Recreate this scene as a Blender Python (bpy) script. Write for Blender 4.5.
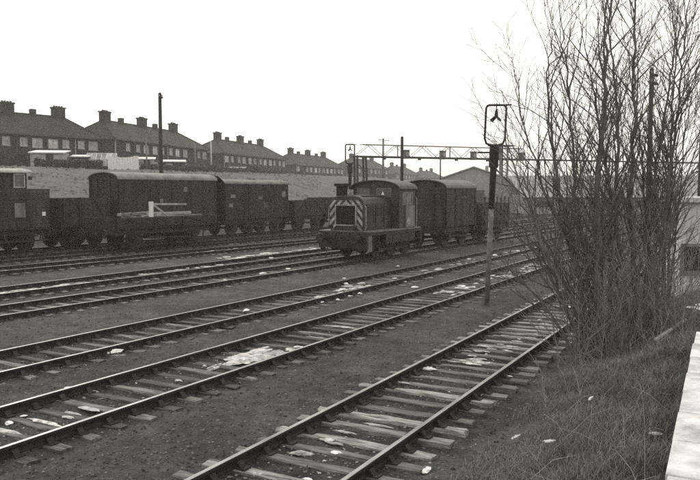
import bpy, math, random
import numpy as np
from mathutils import Vector, Matrix, noise as mnoise

random.seed(11)
rng = np.random.default_rng(5)
R = math.radians
for o in list(bpy.data.objects):
    bpy.data.objects.remove(o, do_unlink=True)
SC = bpy.context.scene
COL = SC.collection

# ------------------------------------------------------------------ camera
RAIL = 0.18                                     # rail top above the ground
cam = bpy.data.cameras.new('camera')
cam_o = bpy.data.objects.new('camera', cam)
COL.objects.link(cam_o)
cam.sensor_fit = 'HORIZONTAL'
cam.sensor_width = 36.0
cam.lens = 36.0 * 750 / 700
cam.clip_start = 0.1
cam.clip_end = 6000
cam_o.location = (0, 0, 3.23)
cam_o.rotation_euler = (R(90) - math.atan(50 / 750), 0, 0)
SC.camera = cam_o

# ------------------------------------------------------------------ sky and sun (bright overcast, weak low sun ahead)
SUN_ELEV, SUN_AZ = R(32), R(-28)                # azimuth measured from +Y towards +X
world = bpy.data.worlds.new('World')
SC.world = world
world.use_nodes = True
wn, wl = world.node_tree.nodes, world.node_tree.links
wn.clear()
w_out = wn.new('ShaderNodeOutputWorld')
sky = wn.new('ShaderNodeTexSky')
sky.sky_type = 'NISHITA'
sky.sun_disc = False
sky.sun_elevation = SUN_ELEV
sky.sun_rotation = SUN_AZ
sky.dust_density = 4.0
bw = wn.new('ShaderNodeRGBToBW')
wl.new(sky.outputs[0], bw.inputs[0])
cloud = wn.new('ShaderNodeMix')
cloud.data_type = 'RGBA'
cloud.inputs['Factor'].default_value = 0.86
wl.new(bw.outputs[0], cloud.inputs['A'])
cloud.inputs['B'].default_value = (15.0, 14.3, 13.0, 1)   # even cloud layer
w_bg = wn.new('ShaderNodeBackground')
w_bg.inputs['Strength'].default_value = 0.1
wl.new(cloud.outputs['Result'], w_bg.inputs['Color'])
wl.new(w_bg.outputs[0], w_out.inputs['Surface'])

sun = bpy.data.lights.new('sun', 'SUN')
sun.energy = 0.8
sun.angle = R(18)
sun.color = (1.0, 0.97, 0.9)
sun_o = bpy.data.objects.new('sun', sun)
COL.objects.link(sun_o)
sun_dir = Vector((math.sin(SUN_AZ) * math.cos(SUN_ELEV), math.cos(SUN_AZ) * math.cos(SUN_ELEV), math.sin(SUN_ELEV)))
sun_o.rotation_euler = sun_dir.to_track_quat('Z', 'Y').to_euler()

SC.view_settings.view_transform = 'Standard'
SC.view_settings.look = 'None'
SC.view_settings.exposure = 0.06
SC.view_settings.gamma = 1.0
HAZE = 0.0008
SC.view_settings.use_curve_mapping = False
SC.cycles.use_denoising = False
SC.cycles.max_bounces = 5
SC.cycles.diffuse_bounces = 3
SC.cycles.volume_bounces = 1
SC.cycles.caustics_reflective = False
SC.cycles.caustics_refractive = False


# ------------------------------------------------------------------ materials
def warm(v):
    return (v * 1.0, v, v * 1.01, 1)


def mat(name, lo, hi, scale=3.0, rough=0.85, bump=0.0, bscale=None, metal=0.0, rnd=0.0, island=0.0, stretch=(1, 1, 1), spec=0.3, detail=6.0, pos=(0.35, 0.65)):
    m = bpy.data.materials.new(name)
    m.use_nodes = True
    n, l = m.node_tree.nodes, m.node_tree.links
    b = n['Principled BSDF']
    tc = n.new('ShaderNodeTexCoord')
    mp = n.new('ShaderNodeMapping')
    mp.inputs['Scale'].default_value = stretch
    l.new(tc.outputs['Object'], mp.inputs['Vector'])
    oi = n.new('ShaderNodeObjectInfo')
    w = n.new('ShaderNodeMath'); w.operation = 'MULTIPLY'; w.inputs[1].default_value = 60
    l.new(oi.outputs['Random'], w.inputs[0])
    nz = n.new('ShaderNodeTexNoise'); nz.noise_dimensions = '4D'
    nz.inputs['Scale'].default_value = scale
    nz.inputs['Detail'].default_value = detail
    nz.inputs['Roughness'].default_value = 0.62
    l.new(mp.outputs[0], nz.inputs['Vector']); l.new(w.outputs[0], nz.inputs['W'])
    cr = n.new('ShaderNodeValToRGB')
    cr.color_ramp.elements[0].position = pos[0]; cr.color_ramp.elements[1].position = pos[1]
    cr.color_ramp.elements[0].color = warm(lo); cr.color_ramp.elements[1].color = warm(hi)
    l.new(nz.outputs['Fac'], cr.inputs[0])
    col = cr.outputs[0]
    for amt, src in ((rnd, oi.outputs['Random']), (island, None)):
        if amt <= 0:
            continue
        if src is None:
            g = n.new('ShaderNodeNewGeometry'); src = g.outputs['Random Per Island']
        mr = n.new('ShaderNodeMapRange')
        mr.inputs['To Min'].default_value = 1 - amt; mr.inputs['To Max'].default_value = 1 + amt
        l.new(src, mr.inputs['Value'])
        mx = n.new('ShaderNodeMix'); mx.data_type = 'RGBA'; mx.blend_type = 'MULTIPLY'
        mx.inputs['Factor'].default_value = 1
        l.new(col, mx.inputs['A']); l.new(mr.outputs[0], mx.inputs['B'])
        col = mx.outputs['Result']
    l.new(col, b.inputs['Base Color'])
    b.inputs['Roughness'].default_value = rough
    b.inputs['Metallic'].default_value = metal
    b.inputs['Specular IOR Level'].default_value = spec
    if bump > 0:
        n2 = n.new('ShaderNodeTexNoise')
        n2.inputs['Scale'].default_value = bscale or scale * 6
        n2.inputs['Detail'].default_value = 5
        l.new(mp.outputs[0], n2.inputs['Vector'])
        bp = n.new('ShaderNodeBump'); bp.inputs['Strength'].default_value = bump; bp.inputs['Distance'].default_value = 0.03
        l.new(n2.outputs['Fac'], bp.inputs['Height']); l.new(bp.outputs[0], b.inputs['Normal'])
    return m


M = {}
M['rail_side'] = mat('rusty_rail_steel', 0.01, 0.028, 6, 0.8, 0.3, 40)
M['rail_head'] = mat('worn_rail_head', 0.16, 0.36, 3, 0.38, metal=0.9, stretch=(4, 0.4, 4))
M['sleeper'] = mat('weathered_sleeper_timber', 0.035, 0.32, 2.6, 0.7, 0.7, 9, rnd=0.6, stretch=(1.0, 9, 9), spec=0.45)
M['chair'] = mat('cast_iron_chair', 0.01, 0.028, 8, 0.75, 0.3)
M['stone'] = mat('ballast_stone', 0.05, 0.13, 4, 0.85, island=0.85)
M['ash'] = mat('spilled_pale_ash', 0.22, 0.7, 9, 0.8, 0.8, 40, island=0.35)
M['paper'] = mat('crumpled_paper', 0.6, 0.8, 8, 0.7)
M['grass'] = mat('dry_winter_grass', 0.09, 0.21, 1.0, 0.9, island=0.5)
M['tuft'] = mat('bank_tussock_grass', 0.075, 0.13, 2.0, 0.95, 0.5, island=0.4)
M['bark'] = mat('bare_bark', 0.06, 0.18, 7, 0.9, 0.5, 30, stretch=(1, 1, 0.3))
M['twig'] = mat('bare_twig', 0.08, 0.15, 5, 0.9, spec=0.1)
M['flaretwig'] = mat('flare_paled_undergrowth_twig', 0.12, 0.24, 5, 0.9, spec=0.1)  # flare over the undergrowth is put into this paler twig colour
M['hedge'] = mat('dark_hedge_leaf', 0.02, 0.05, 5, 0.9, island=0.5)
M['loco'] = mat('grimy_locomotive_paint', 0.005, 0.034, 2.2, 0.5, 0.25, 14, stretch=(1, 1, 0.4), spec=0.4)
M['loco_top'] = mat('dust_and_caught_light_paint', 0.07, 0.17, 2.2, 0.5, 0.25, 14, spec=0.4)  # dust on the bonnet; on the step plate, caught light painted in
M['black'] = mat('oily_black_iron', 0.008, 0.022, 5, 0.55, 0.35, 20)
M['soot'] = mat('matt_soot', 0.005, 0.012, 5, 0.85)
M['cream'] = mat('grubby_cream_stripe', 0.12, 0.38, 7, 0.6)
M['red'] = mat('dark_stripe_paint', 0.02, 0.04, 6, 0.6)
M['pale_panel'] = mat('faded_cab_panel', 0.09, 0.18, 3, 0.6, 0.2, stretch=(1, 1, 0.3))
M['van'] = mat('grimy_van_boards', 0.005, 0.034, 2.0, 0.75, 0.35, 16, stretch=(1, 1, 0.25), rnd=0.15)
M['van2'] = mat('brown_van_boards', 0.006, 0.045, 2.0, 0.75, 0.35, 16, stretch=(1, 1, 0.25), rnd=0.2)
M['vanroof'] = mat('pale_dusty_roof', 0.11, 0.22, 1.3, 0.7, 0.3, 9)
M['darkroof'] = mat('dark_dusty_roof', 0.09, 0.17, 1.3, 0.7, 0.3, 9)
M['pale_wood'] = mat('bleached_boards', 0.2, 0.38, 3, 0.8, 0.3)
M['white'] = mat('old_white_paint', 0.5, 0.7, 4, 0.6)
M['brick'] = mat('soot_dark_brick', 0.012, 0.035, 0.8, 0.9, 0.4, 6, rnd=0.1)
M['tile'] = mat('dark_roof_tile', 0.01, 0.026, 0.7, 0.8, 0.5, 5, stretch=(1, 1, 2))
M['pot'] = mat('clay_chimney_pot', 0.04, 0.08, 4, 0.9)
M['glass'] = mat('curtained_window_glass', 0.1, 0.38, 0.8, 0.15, rnd=0.6, spec=0.6)
M['dark_glass'] = mat('dark_glass', 0.01, 0.02, 2, 0.08, spec=0.6)
M['cab_glass'] = mat('dusty_cab_glass', 0.06, 0.11, 4, 0.25, spec=0.5)
M['frame'] = mat('pale_window_paint', 0.28, 0.42, 4, 0.6)
M['pole'] = mat('creosoted_pole', 0.012, 0.028, 5, 0.85, 0.4, stretch=(1, 1, 0.1))
M['greypost'] = mat('grey_post_paint', 0.09, 0.17, 5, 0.7, 0.2)
M['gantry'] = mat('glare_pale_gantry_steel', 0.16, 0.28, 4, 0.8)  # sun glare on the lattice is put into this pale colour
M['gantry_dark'] = mat('dark_gantry_steel', 0.03, 0.06, 4, 0.8)
M['shed_wall'] = mat('grey_shed_sheeting', 0.2, 0.28, 1, 0.85, 0.2, stretch=(5, 5, 0.3))
M['shed_roof'] = mat('asbestos_sheet_roof', 0.18, 0.26, 0.7, 0.85, 0.2)
M['render'] = mat('pale_rendered_wall', 0.42, 0.6, 1.4, 0.9, 0.4, 12)
M['concrete'] = mat('pale_concrete_slab', 0.3, 0.68, 3.2, 0.8, 0.7, 22, rnd=0.14, spec=0.2, pos=(0.3, 0.6))
M['concrete_wall'] = mat('stained_concrete', 0.1, 0.2, 2, 0.9, 0.5, 10)
M['wire'] = mat('dull_wire', 0.03, 0.05, 3, 0.6)


# ------------------------------------------------------------------ mesh helpers
class MB:
    def __init__(self):
        self.v, self.f = [], []

    def add(self, vs, fs):
        k = len(self.v)
        self.v += [tuple(p) for p in vs]
        self.f += [tuple(i + k for i in q) for q in fs]
        return self

    def box(self, x0, x1, y0, y1, z0, z1, rot=None, about=None):
        vs = [Vector((x, y, z)) for z in (z0, z1) for y in (y0, y1) for x in (x0, x1)]
        if rot is not None:
            c = Vector(about) if about else Vector(((x0 + x1) / 2, (y0 + y1) / 2, (z0 + z1) / 2))
            vs = [rot @ (p - c) + c for p in vs]
        return self.add(vs, [(0, 2, 3, 1), (4, 5, 7, 6), (0, 1, 5, 4), (2, 6, 7, 3), (0, 4, 6, 2), (1, 3, 7, 5)])

    def bar(self, a, b, w, h=None):
        """square bar from a to b"""
        a, b = Vector(a), Vector(b)
        h = h or w
        d = (b - a).normalized()
        up = Vector((0, 0, 1)) if abs(d.z) < 0.95 else Vector((0, 1, 0))
        s = d.cross(up).normalized(); u = s.cross(d)
        vs = [p + s * (w / 2 * i) + u * (h / 2 * j) for p in (a, b) for i, j in ((-1, -1), (1, -1), (1, 1), (-1, 1))]
        return self.add(vs, [(3, 2, 1, 0), (4, 5, 6, 7), (0, 1, 5, 4), (1, 2, 6, 5), (2, 3, 7, 6), (3, 0, 4, 7)])

    def tube(self, pts, rad, n=8, caps=True):
        pts = [Vector(p) for p in pts]
        if not hasattr(rad, '__len__'):
            rad = [rad] * len(pts)
        k = len(self.v)
        s = None
        for i, p in enumerate(pts):
            d = (pts[min(i + 1, len(pts) - 1)] - pts[max(i - 1, 0)])
            d = d.normalized() if d.length > 1e-9 else Vector((0, 0, 1))
            if s is None:
                r = Vector((1, 0, 0)) if abs(d.x) < 0.8 else Vector((0, 1, 0))
                s = (r - d * r.dot(d)).normalized()
            else:
                s = s - d * s.dot(d)
                s = s.normalized() if s.length > 1e-6 else d.orthogonal().normalized()
            u = d.cross(s)
            for j in range(n):
                a = 2 * math.pi * j / n
                q = p + (s * math.cos(a) + u * math.sin(a)) * rad[i]
                self.v.append((q.x, q.y, q.z))
        for i in range(len(pts) - 1):
            for j in range(n):
                j2 = (j + 1) % n
                self.f.append((k + i * n + j, k + i * n + j2, k + (i + 1) * n + j2, k + (i + 1) * n + j))
        if caps:
            self.f.append(tuple(k + j for j in reversed(range(n))))
            self.f.append(tuple(k + (len(pts) - 1) * n + j for j in range(n)))
        return self

    def prism(self, prof, y0, y1):
        """closed (x,z) profile, anticlockwise seen from -y, run from y0 to y1"""
        n = len(prof)
        vs = [(x, y0, z) for x, z in prof] + [(x, y1, z) for x, z in prof]
        fs = [tuple(range(n)), tuple(reversed(range(n, 2 * n)))]
        fs += [(i, i + n, (i + 1) % n + n, (i + 1) % n) for i in range(n)]
        return self.add(vs, fs)

    def build(self, name, material, parent=None, smooth=False, kind=None):
        me = bpy.data.meshes.new(name)
        me.from_pydata(self.v, [], self.f)
        me.validate()
        me.materials.append(M[material] if isinstance(material, str) else material)
        if smooth:
            me.polygons.foreach_set('use_smooth', [True] * len(me.polygons))
        return link(name, me, parent, kind)


def link(name, me, parent=None, kind=None):
    o = bpy.data.objects.new(name, me)
    COL.objects.link(o)
    if parent is not None:
        o.parent = parent
    if kind:
        o['kind'] = kind
    return o


def tag(o, label=None, cat=None, group=None):
    if label:
        o['label'] = label
    if cat:
        o['category'] = cat
    if group:
        o['group'] = group
    return o


def thing(name, label, cat, loc=(0, 0, 0), rz=0.0, group=None):
    o = bpy.data.objects.new(name, None)
    COL.objects.link(o)
    o.location = loc
    o.rotation_euler = (0, 0, rz)
    o.empty_display_size = 0.2
    return tag(o, label, cat, group)


def bevel(o, w=0.02, seg=2):
    b = o.modifiers.new('bevel', 'BEVEL')
    b.width = w; b.segments = seg; b.limit_method = 'ANGLE'; b.angle_limit = R(40)
    return o


def smooth01(x):
    x = max(0.0, min(1.0, x))
    return x * x * (3 - 2 * x)


# ------------------------------------------------------------------ the yard: track lines and ground height
# each track is a straight centre line: heading (degrees from +Y towards +X) and sideways offset from the camera
TR = {'A': (28.5, -4.47), 'B': (29.5, -8.67), 'C': (30.0, -12.06), 'D': (31.5, -17.49),
      'E': (31.7, -21.05), 'F': (34.2, -27.5), 'G': (33.1, -35.0), 'H': (33.6, -31.3)}


def on_track(k, t, off=0.0):
    a = R(TR[k][0]); l = TR[k][1] + off
    return (math.cos(a) * l + math.sin(a) * t, -math.sin(a) * l + math.cos(a) * t)


CA, SA = math.cos(R(28.5)), math.sin(R(28.5))


def lat_near(x, y):
    return x * CA - y * SA


def lat_far(x, y):
    return -(x * 0.8377 - y * 0.5461) - 38.5


TRL = {kk: (math.cos(R(v[0])), math.sin(R(v[0])), v[1]) for kk, v in TR.items()}


def height(x, y):
    """ground height and how grassy it is"""
    la, s = lat_near(x, y), lat_far(x, y)
    near = math.hypot(x, y) < 60
    z = 0.0
    track_in = 0.0
    if near:
        z = -0.01 + 0.03 * mnoise.noise((x * 0.9, y * 0.9, 0)) + 0.015 * mnoise.noise((x * 3.1, y * 3.1, 4))
    wob = 0.5 * mnoise.noise((x * 0.35, y * 0.35, 9))
    g = smooth01((la + 3.0 + wob) / 0.9)
    bank = 0.62 * smooth01((la + 3.1) / 2.2)
    if near and la > -3.2:
        bank += g * 0.07 * mnoise.noise((x * 1.3, y * 1.3, 2))
    z += bank
    if near and la < -2.7:
        for kk in 'ABCD':
            u = TRL[kk][0] * x - TRL[kk][1] * y - TRL[kk][2]
            if abs(u) < 1.7:
                e = 0.042 * mnoise.noise((x * 2.6, y * 2.6, 7)) + 0.016
                if u < -0.8:
                    e += {'A': 0.0, 'B': 0.05, 'C': 0.05, 'D': 0.04}[kk] * (1 - smooth01((-u - 1.3) / 0.4))
                elif u > 0.8:
                    e += {'A': -0.03, 'B': 0.0, 'C': 0.02, 'D': 0.02}[kk] * (1 - smooth01((u - 1.3) / 0.4))
                z += e
                track_in = max(track_in, 1 - smooth01((abs(u) - 0.75) / 0.55))
    if la > -0.5:
        z = 0.55
    fb = smooth01(s / 36)
    if s > 0:
        z += (5.7 - 1.2 * smooth01((y - 120) / 80)) * fb + 0.25 * mnoise.noise((x * 0.12, y * 0.12, 3)) * smooth01(s / 12) + 0.12 * mnoise.noise((x * 0.5, y * 0.5, 3)) * smooth01(s / 12)
    la_g = 0.8377 * x - 0.5461 * y
    soot = smooth01((-30.3 - la_g) / 1.5) * (1 - smooth01((s - 6) / 5)) + (1 - smooth01((abs(TRL['D'][0] * x - TRL['D'][1] * y - TRL['D'][2]) - .5) / .9)) * smooth01((math.hypot(x, y) - 29) / 6) * .7
    soot = max(soot, track_in * (0.45 + 0.5 * mnoise.noise((x * 1.7, y * 1.7, 12))))
    return z, g, smooth01((s - 6) / 6), max(0.0, min(1.0, soot))


# ground material: ash and small stone, thin grass near the platform, pale rough grass on the bank
gm = bpy.data.materials.new('yard_ground'); gm.use_nodes = True
n, l = gm.node_tree.nodes, gm.node_tree.links
b = n['Principled BSDF']; b.inputs['Roughness'].default_value = 0.92; b.inputs['Specular IOR Level'].default_value = 0.2
tc = n.new('ShaderNodeTexCoord')


def noise_node(scale, detail=6, rough=0.65):
    q = n.new('ShaderNodeTexNoise'); q.inputs['Scale'].default_value = scale
    q.inputs['Detail'].default_value = detail; q.inputs['Roughness'].default_value = rough
    l.new(tc.outputs['Object'], q.inputs['Vector']); return q


def ramp(src, p0, c0, p1, c1):
    q = n.new('ShaderNodeValToRGB')
    q.color_ramp.elements[0].position = p0; q.color_ramp.elements[1].position = p1
    q.color_ramp.elements[0].color = warm(c0); q.color_ramp.elements[1].color = warm(c1)
    l.new(src, q.inputs[0]); return q.outputs[0]


def mixc(f, a, bb, mode='MIX'):
    q = n.new('ShaderNodeMix'); q.data_type = 'RGBA'; q.blend_type = mode
    if isinstance(f, float):
        q.inputs['Factor'].default_value = f
    else:
        l.new(f, q.inputs['Factor'])
    l.new(a, q.inputs['A']); l.new(bb, q.inputs['B']); return q.outputs['Result']


big = noise_node(0.35, 4); mid = noise_node(5.0, 8, 0.75); fine = noise_node(38.0, 4, 0.8)
c_ash = mixc(1.0, ramp(mid.outputs['Fac'], 0.3, 0.04, 0.72, 0.125), ramp(big.outputs['Fac'], 0.32, 0.5, 0.68, 1.2), 'MULTIPLY')
pat = noise_node(1.3, 6, 0.7)
c_ash = mixc(1.0, c_ash, ramp(pat.outputs['Fac'], 0.32, 0.55, 0.66, 1.25), 'MULTIPLY')
c_ash = mixc(1.0, c_ash, ramp(fine.outputs['Fac'], 0.3, 0.6, 0.72, 1.4), 'MULTIPLY')
c_grass = ramp(mid.outputs['Fac'], 0.3, 0.07, 0.7, 0.16)
bk = noise_node(0.9, 10, 0.8)
c_bank = ramp(bk.outputs['Fac'], 0.28, 0.05, 0.72, 0.155)
at = n.new('ShaderNodeAttribute'); at.attribute_name = 'grassy'
at2 = n.new('ShaderNodeAttribute'); at2.attribute_name = 'bank'
at3 = n.new('ShaderNodeAttribute'); at3.attribute_name = 'oily'
c_ash = mixc(at3.outputs['Fac'], c_ash, ramp(mid.outputs['Fac'], 0.3, 0.01, 0.7, 0.04))
col = mixc(at.outputs['Fac'], c_ash, c_grass)
col = mixc(at2.outputs['Fac'], col, c_bank)
l.new(col, b.inputs['Base Color'])
bp = n.new('ShaderNodeBump'); bp.inputs['Strength'].default_value = 0.9; bp.inputs['Distance'].default_value = 0.03
l.new(fine.outputs['Fac'], bp.inputs['Height']); l.new(bp.outputs[0], b.inputs['Normal'])

# one sheet in rings round the photographer, fine ahead, coarse behind, out to the horizon
rs = [1.5]
while rs[-1] < 1300:
    rs.append(rs[-1] * (1.011 if rs[-1] < 30 else 1.02 if rs[-1] < 260 else 1.15))
angs = list(np.arange(-44, 44.01, 0.4)) + list(np.arange(50, 316, 6))
V, F, GA, BA, OA = [], [], [], [], []
for r in rs:
    for a in angs:
        x, y = r * math.sin(R(a)), r * math.cos(R(a))
        z, g, bb, so_ = height(x, y)
        V.append((x, y, z)); GA.append(g); BA.append(bb); OA.append(so_)
na = len(angs)
for i in range(len(rs) - 1):
    for j in range(na):
        j2 = (j + 1) % na
        F.append((i * na + j, i * na + j2, (i + 1) * na + j2, (i + 1) * na + j))
k = len(V); V.append((0, 0, 0.55)); GA.append(1.0); BA.append(0.0); OA.append(0.0)
F += [(k, (j + 1) % na, j) for j in range(na)]
me = bpy.data.meshes.new('ground')
me.from_pydata(V, [], [tuple(reversed(q)) for q in F])
for nm, dat in (('grassy', GA), ('bank', BA), ('oily', OA)):
    me.attributes.new(nm, 'FLOAT', 'POINT').data.foreach_set('value', dat)
me.polygons.foreach_set('use_smooth', [True] * len(me.polygons))
me.materials.append(gm)
link('ground', me, None, 'structure')

# winter air: one even box of thin haze round everything
hb = bpy.data.meshes.new('haze')
hx = 1400
hb.from_pydata([(x, y, z) for z in (-1.5, 26) for y in (-hx, hx) for x in (-hx, hx)], [], [(0, 2, 3, 1), (4, 5, 7, 6), (0, 1, 5, 4), (2, 6, 7, 3), (0, 4, 6, 2), (1, 3, 7, 5)])
hm = bpy.data.materials.new('haze'); hm.use_nodes = True
hm.node_tree.nodes.clear()
ho = hm.node_tree.nodes.new('ShaderNodeOutputMaterial')
hv = hm.node_tree.nodes.new('ShaderNodeVolumePrincipled')
hv.inputs['Color'].default_value = (0.97, 0.97, 0.95, 1)
hv.inputs['Density'].default_value = HAZE
hm.node_tree.links.new(hv.outputs[0], ho.inputs['Volume'])
hb.materials.append(hm)
link('haze', hb, None, 'stuff')


# ------------------------------------------------------------------ platform beside the photographer
def platform():
    la, heading = -0.325, R(26.5)
    px, py = math.cos(heading) * la, -math.sin(heading) * la
    root = thing('platform', None, None, (px, py, 0), -heading)     # local y runs along the edge, x away from the track
    del_keys = [q for q in ('label', 'category') if q in root]
    root['kind'] = 'structure'
    MB().box(0.05, 5.0, -6, 12.6, 0.2, 1.04).build('wall', 'concrete_wall', root)
    y = -3.0
    i = 0
    while y < 12.2:
        L = random.uniform(0.86, 0.96)
        sl = MB().box(random.uniform(-0.012, 0.012), 0.62, y, min(y + L - 0.018, 12.55), 1.045, 1.13 + random.uniform(-0.004, 0.004))
        bevel(sl.build('coping_slab', 'concrete', root), 0.012)
        for q in range(2):
            bevel(MB().box(0.64 + q * 1.22, 0.64 + q * 1.22 + 1.2, y, min(y + L - 0.018, 12.55), 1.045, 1.125 + random.uniform(-0.004, 0.004)).build('paving_slab', 'concrete', root), 0.01)
        y += L
        i += 1


platform()


# ------------------------------------------------------------------ tracks
HEADP = [(-0.029, 0.0), (0.029, 0.0), (0.036, -0.009), (0.033, -0.042), (0.012, -0.055), (0.010, -0.105), (0.03, -0.118), (0.033, -0.14), (-0.033, -0.14), (-0.03, -0.118), (-0.010, -0.105), (-0.012, -0.055), (-0.033, -0.042), (-0.036, -0.009)]


def rail_mesh(length):
    mb = MB()
    segs = 6
    nP = len(HEADP)
    for i in range(segs + 1):
        y = length * i / segs
        for x, z in HEADP:
            mb.v.append((x, y, z))
    me = bpy.data.meshes.new('rail')
    F = []
    mi = []
    for i in range(segs):
        for j in range(nP):
            j2 = (j + 1) % nP
            F.append((i * nP + j, (i + 1) * nP + j, (i + 1) * nP + j2, i * nP + j2)[::-1] if False else (i * nP + j, i * nP + j2, (i + 1) * nP + j2, (i + 1) * nP + j))
            mi.append(1 if j == 0 else 0)
    F.append(tuple(reversed(range(nP)))); mi.append(0)
    F.append(tuple(segs * nP + j for j in range(nP))); mi.append(0)
    me.from_pydata(mb.v, [], [tuple(reversed(q)) for q in F])
    me.materials.append(M['rail_side']); me.materials.append(M['rail_head'])
    me.polygons.foreach_set('material_index', mi)
    return me


RAIL_ME = rail_mesh(18.27)


def sleeper_mesh():
    mb = MB()
    nx = 9
    hw, L = 0.088, 1.13
    ph = random.uniform(0, 9)
    for i in range(nx + 1):
        x = -L + 2 * L * i / nx
        e = 0.012
        for (y, z) in ((-hw, -0.13), (-hw, 0.04), (-hw + 0.02, 0.055), (hw - 0.02, 0.055), (hw, 0.04), (hw, -0.13)):
            mb.v.append((x + (random.uniform(-0.03, 0.03) if i in (0, nx) else 0), y + random.uniform(-e, e), z + random.uniform(-0.008, 0.006)))
    for i in range(nx):
        for j in range(6):
            j2 = (j + 1) % 6
            mb.f.append((i * 6 + j, i * 6 + j2, (i + 1) * 6 + j2, (i + 1) * 6 + j))
    mb.f.append(tuple(reversed(range(6)))); mb.f.append(tuple(nx * 6 + j for j in range(6)))
    mb.f = [tuple(reversed(q)) for q in mb.f]
    return mb


SLEEPERS = []
for i in range(6):
    mb = sleeper_mesh()
    me = bpy.data.meshes.new('sleeper'); me.from_pydata(mb.v, [], mb.f); me.materials.append(M['sleeper'])
    SLEEPERS.append((me, mb))
CH = MB().box(-0.17, 0.17, -0.065, 0.065, 0.05, 0.072)
CH.prism([(-0.11, 0.075), (-0.05, 0.075), (-0.042, 0.13), (-0.06, 0.135)], -0.045, 0.045)
CH.prism([(0.05, 0.075), (0.11, 0.075), (0.06, 0.135), (0.042, 0.13)], -0.045, 0.045)
CHAIR = bpy.data.meshes.new('rail_chair'); CHAIR.from_pydata(CH.v, [], CH.f); CHAIR.materials.append(M['chair'])


def track(k, label, t0, t1, t_single, gauge=1.505):
    a = R(TR[k][0])
    x0, y0 = on_track(k, 0)
    root = thing('railway_track', label, 'railway track', (x0, y0, 0), -a, 'parallel tracks of the yard')
    for sx in (-1, 1):
        t = t0 + (0 if sx < 0 else 2.3)
        while t < t1:
            r = link('rail', RAIL_ME, root)
            r.location = (sx * gauge / 2 + random.uniform(-0.012, 0.012), t, RAIL + random.uniform(-0.008, 0.004))
            r.rotation_euler = (random.uniform(-0.0003, 0.0003), 0, random.uniform(-0.0008, 0.0008))
            if t < 60:
                fp = MB()
                for s2 in (-1, 1):
                    fp.box(s2 * 0.012, s2 * 0.035, 18.27 - 0.24, 18.27 + 0.25, -0.105, -0.055)
                    for q in (-0.18, -0.06, 0.07, 0.19):
                        fp.box(s2 * 0.035, s2 * 0.055, 18.27 + q - 0.015, 18.27 + q + 0.015, -0.095, -0.065)
                fp.build('fishplate', 'chair', r)
            t += 18.288
    far_s, far_c = MB(), MB()
    t = t0 + 0.3
    i = 0
    while t < t1:
        dx, dz, rz = random.uniform(-0.06, 0.06), random.uniform(-0.022, 0.006), random.uniform(-0.02, 0.02)
        me, mb = random.choice(SLEEPERS)
        if t < t_single:
            s = link('sleeper', me, root)
            if k != 'A':
                s.material_slots[0].link = 'OBJECT'; s.material_slots[0].material = M['sleeper_dark']
            s.location = (dx, t, dz); s.rotation_euler = (0, 0, rz)
            if t < t_single * 0.75:
                for sx in (-1, 1):
                    c = link('rail_chair', CHAIR, s)
                    c.location = (sx * gauge / 2 - dx, 0, -dz * 0)
        elif t < 95:
            far_s.add([(x * math.cos(rz) + dx, y + t, z + dz) for x, y, z in mb.v], mb.f)
            for sx in (-1, 1):
                far_c.box(sx * gauge / 2 - 0.15, sx * gauge / 2 + 0.15, t - 0.05, t + 0.05, 0.045, 0.115)
        t += 0.492 + random.uniform(-0.03, 0.03)
    if far_s.v:
        far_s.build('sleepers_beyond', 'sleeper_far' if 'sleeper_far' in M else 'sleeper', root, kind='stuff')
        far_c.build('chairs_beyond', 'chair', root, kind='stuff')


M['sleeper_dark'] = mat('oily_sleeper_timber', 0.02, 0.17, 2.6, 0.75, 0.7, 9, rnd=0.6, stretch=(1.0, 9, 9), spec=0.35)
M['sleeper_far'] = mat('weathered_sleeper_timber_joined', 0.03, 0.14, 1.6, 0.7, 0.5, 9, island=0.5, stretch=(1.0, 9, 9), spec=0.4)
track('A', 'nearest railway track, beside the grassy bank and the bare trees, with pale worn sleepers', 3.5, 90, 44, 1.44)
track('B', 'railway track second from the grassy bank, with a big pale ash patch between its rails', 1.5, 120, 48)
track('C', 'railway track third from the grassy bank, with white scraps of paper strewn along it', 5, 120, 44)
track('D', 'railway track carrying the striped shunting locomotive', 8, 140, 40)
track('E', 'railway track just beyond the locomotive, with a streak of pale ash along it', 10, 140, 8)
track('F', 'railway track between the locomotive and the long row of standing wagons', 12, 150, 8)
track('G', 'farthest railway track, under the row of wagons below the embankment', 14, 150, 8)

track('H', 'railway track just before the farthest one, carrying the low timber wagon', 14, 150, 8)

# loose stones over the near yard: nobody could count them
N = 52000
base = np.array([(1, 0, 0), (-0.9, 0.1, 0), (0, 1, 0.1), (0.1, -1, 0), (0, 0, 0.7), (0, 0, -0.5)], float)
faces = np.array([(0, 2, 4), (2, 1, 4), (1, 3, 4), (3, 0, 4), (2, 0, 5), (1, 2, 5), (3, 1, 5), (0, 3, 5)])
rad = 5.0 * np.exp(rng.random(N) * math.log(45 / 5.0))
ang = R(-38) + rng.random(N) * R(66)
px, py = rad * np.sin(ang), rad * np.cos(ang)
ok = (px * CA - py * SA) < -2.6 + 0.5 * rng.random(N)
px, py = px[ok], py[ok]
pz = np.array([height(a, c)[0] for a, c in zip(px, py)])
sz = 0.008 + 0.02 * rng.random(len(px)) ** 2.2
th = rng.random(len(px)) * 6.283
jit = base[None] * (0.7 + 0.6 * rng.random((len(px), 6, 3)))
jit *= sz[:, None, None]
vx = jit[:, :, 0] * np.cos(th)[:, None] - jit[:, :, 1] * np.sin(th)[:, None] + px[:, None]
vy = jit[:, :, 0] * np.sin(th)[:, None] + jit[:, :, 1] * np.cos(th)[:, None] + py[:, None]
vz = jit[:, :, 2] + pz[:, None] + 0.003
vv = np.stack([vx, vy, vz], -1).reshape(-1, 3)
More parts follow.
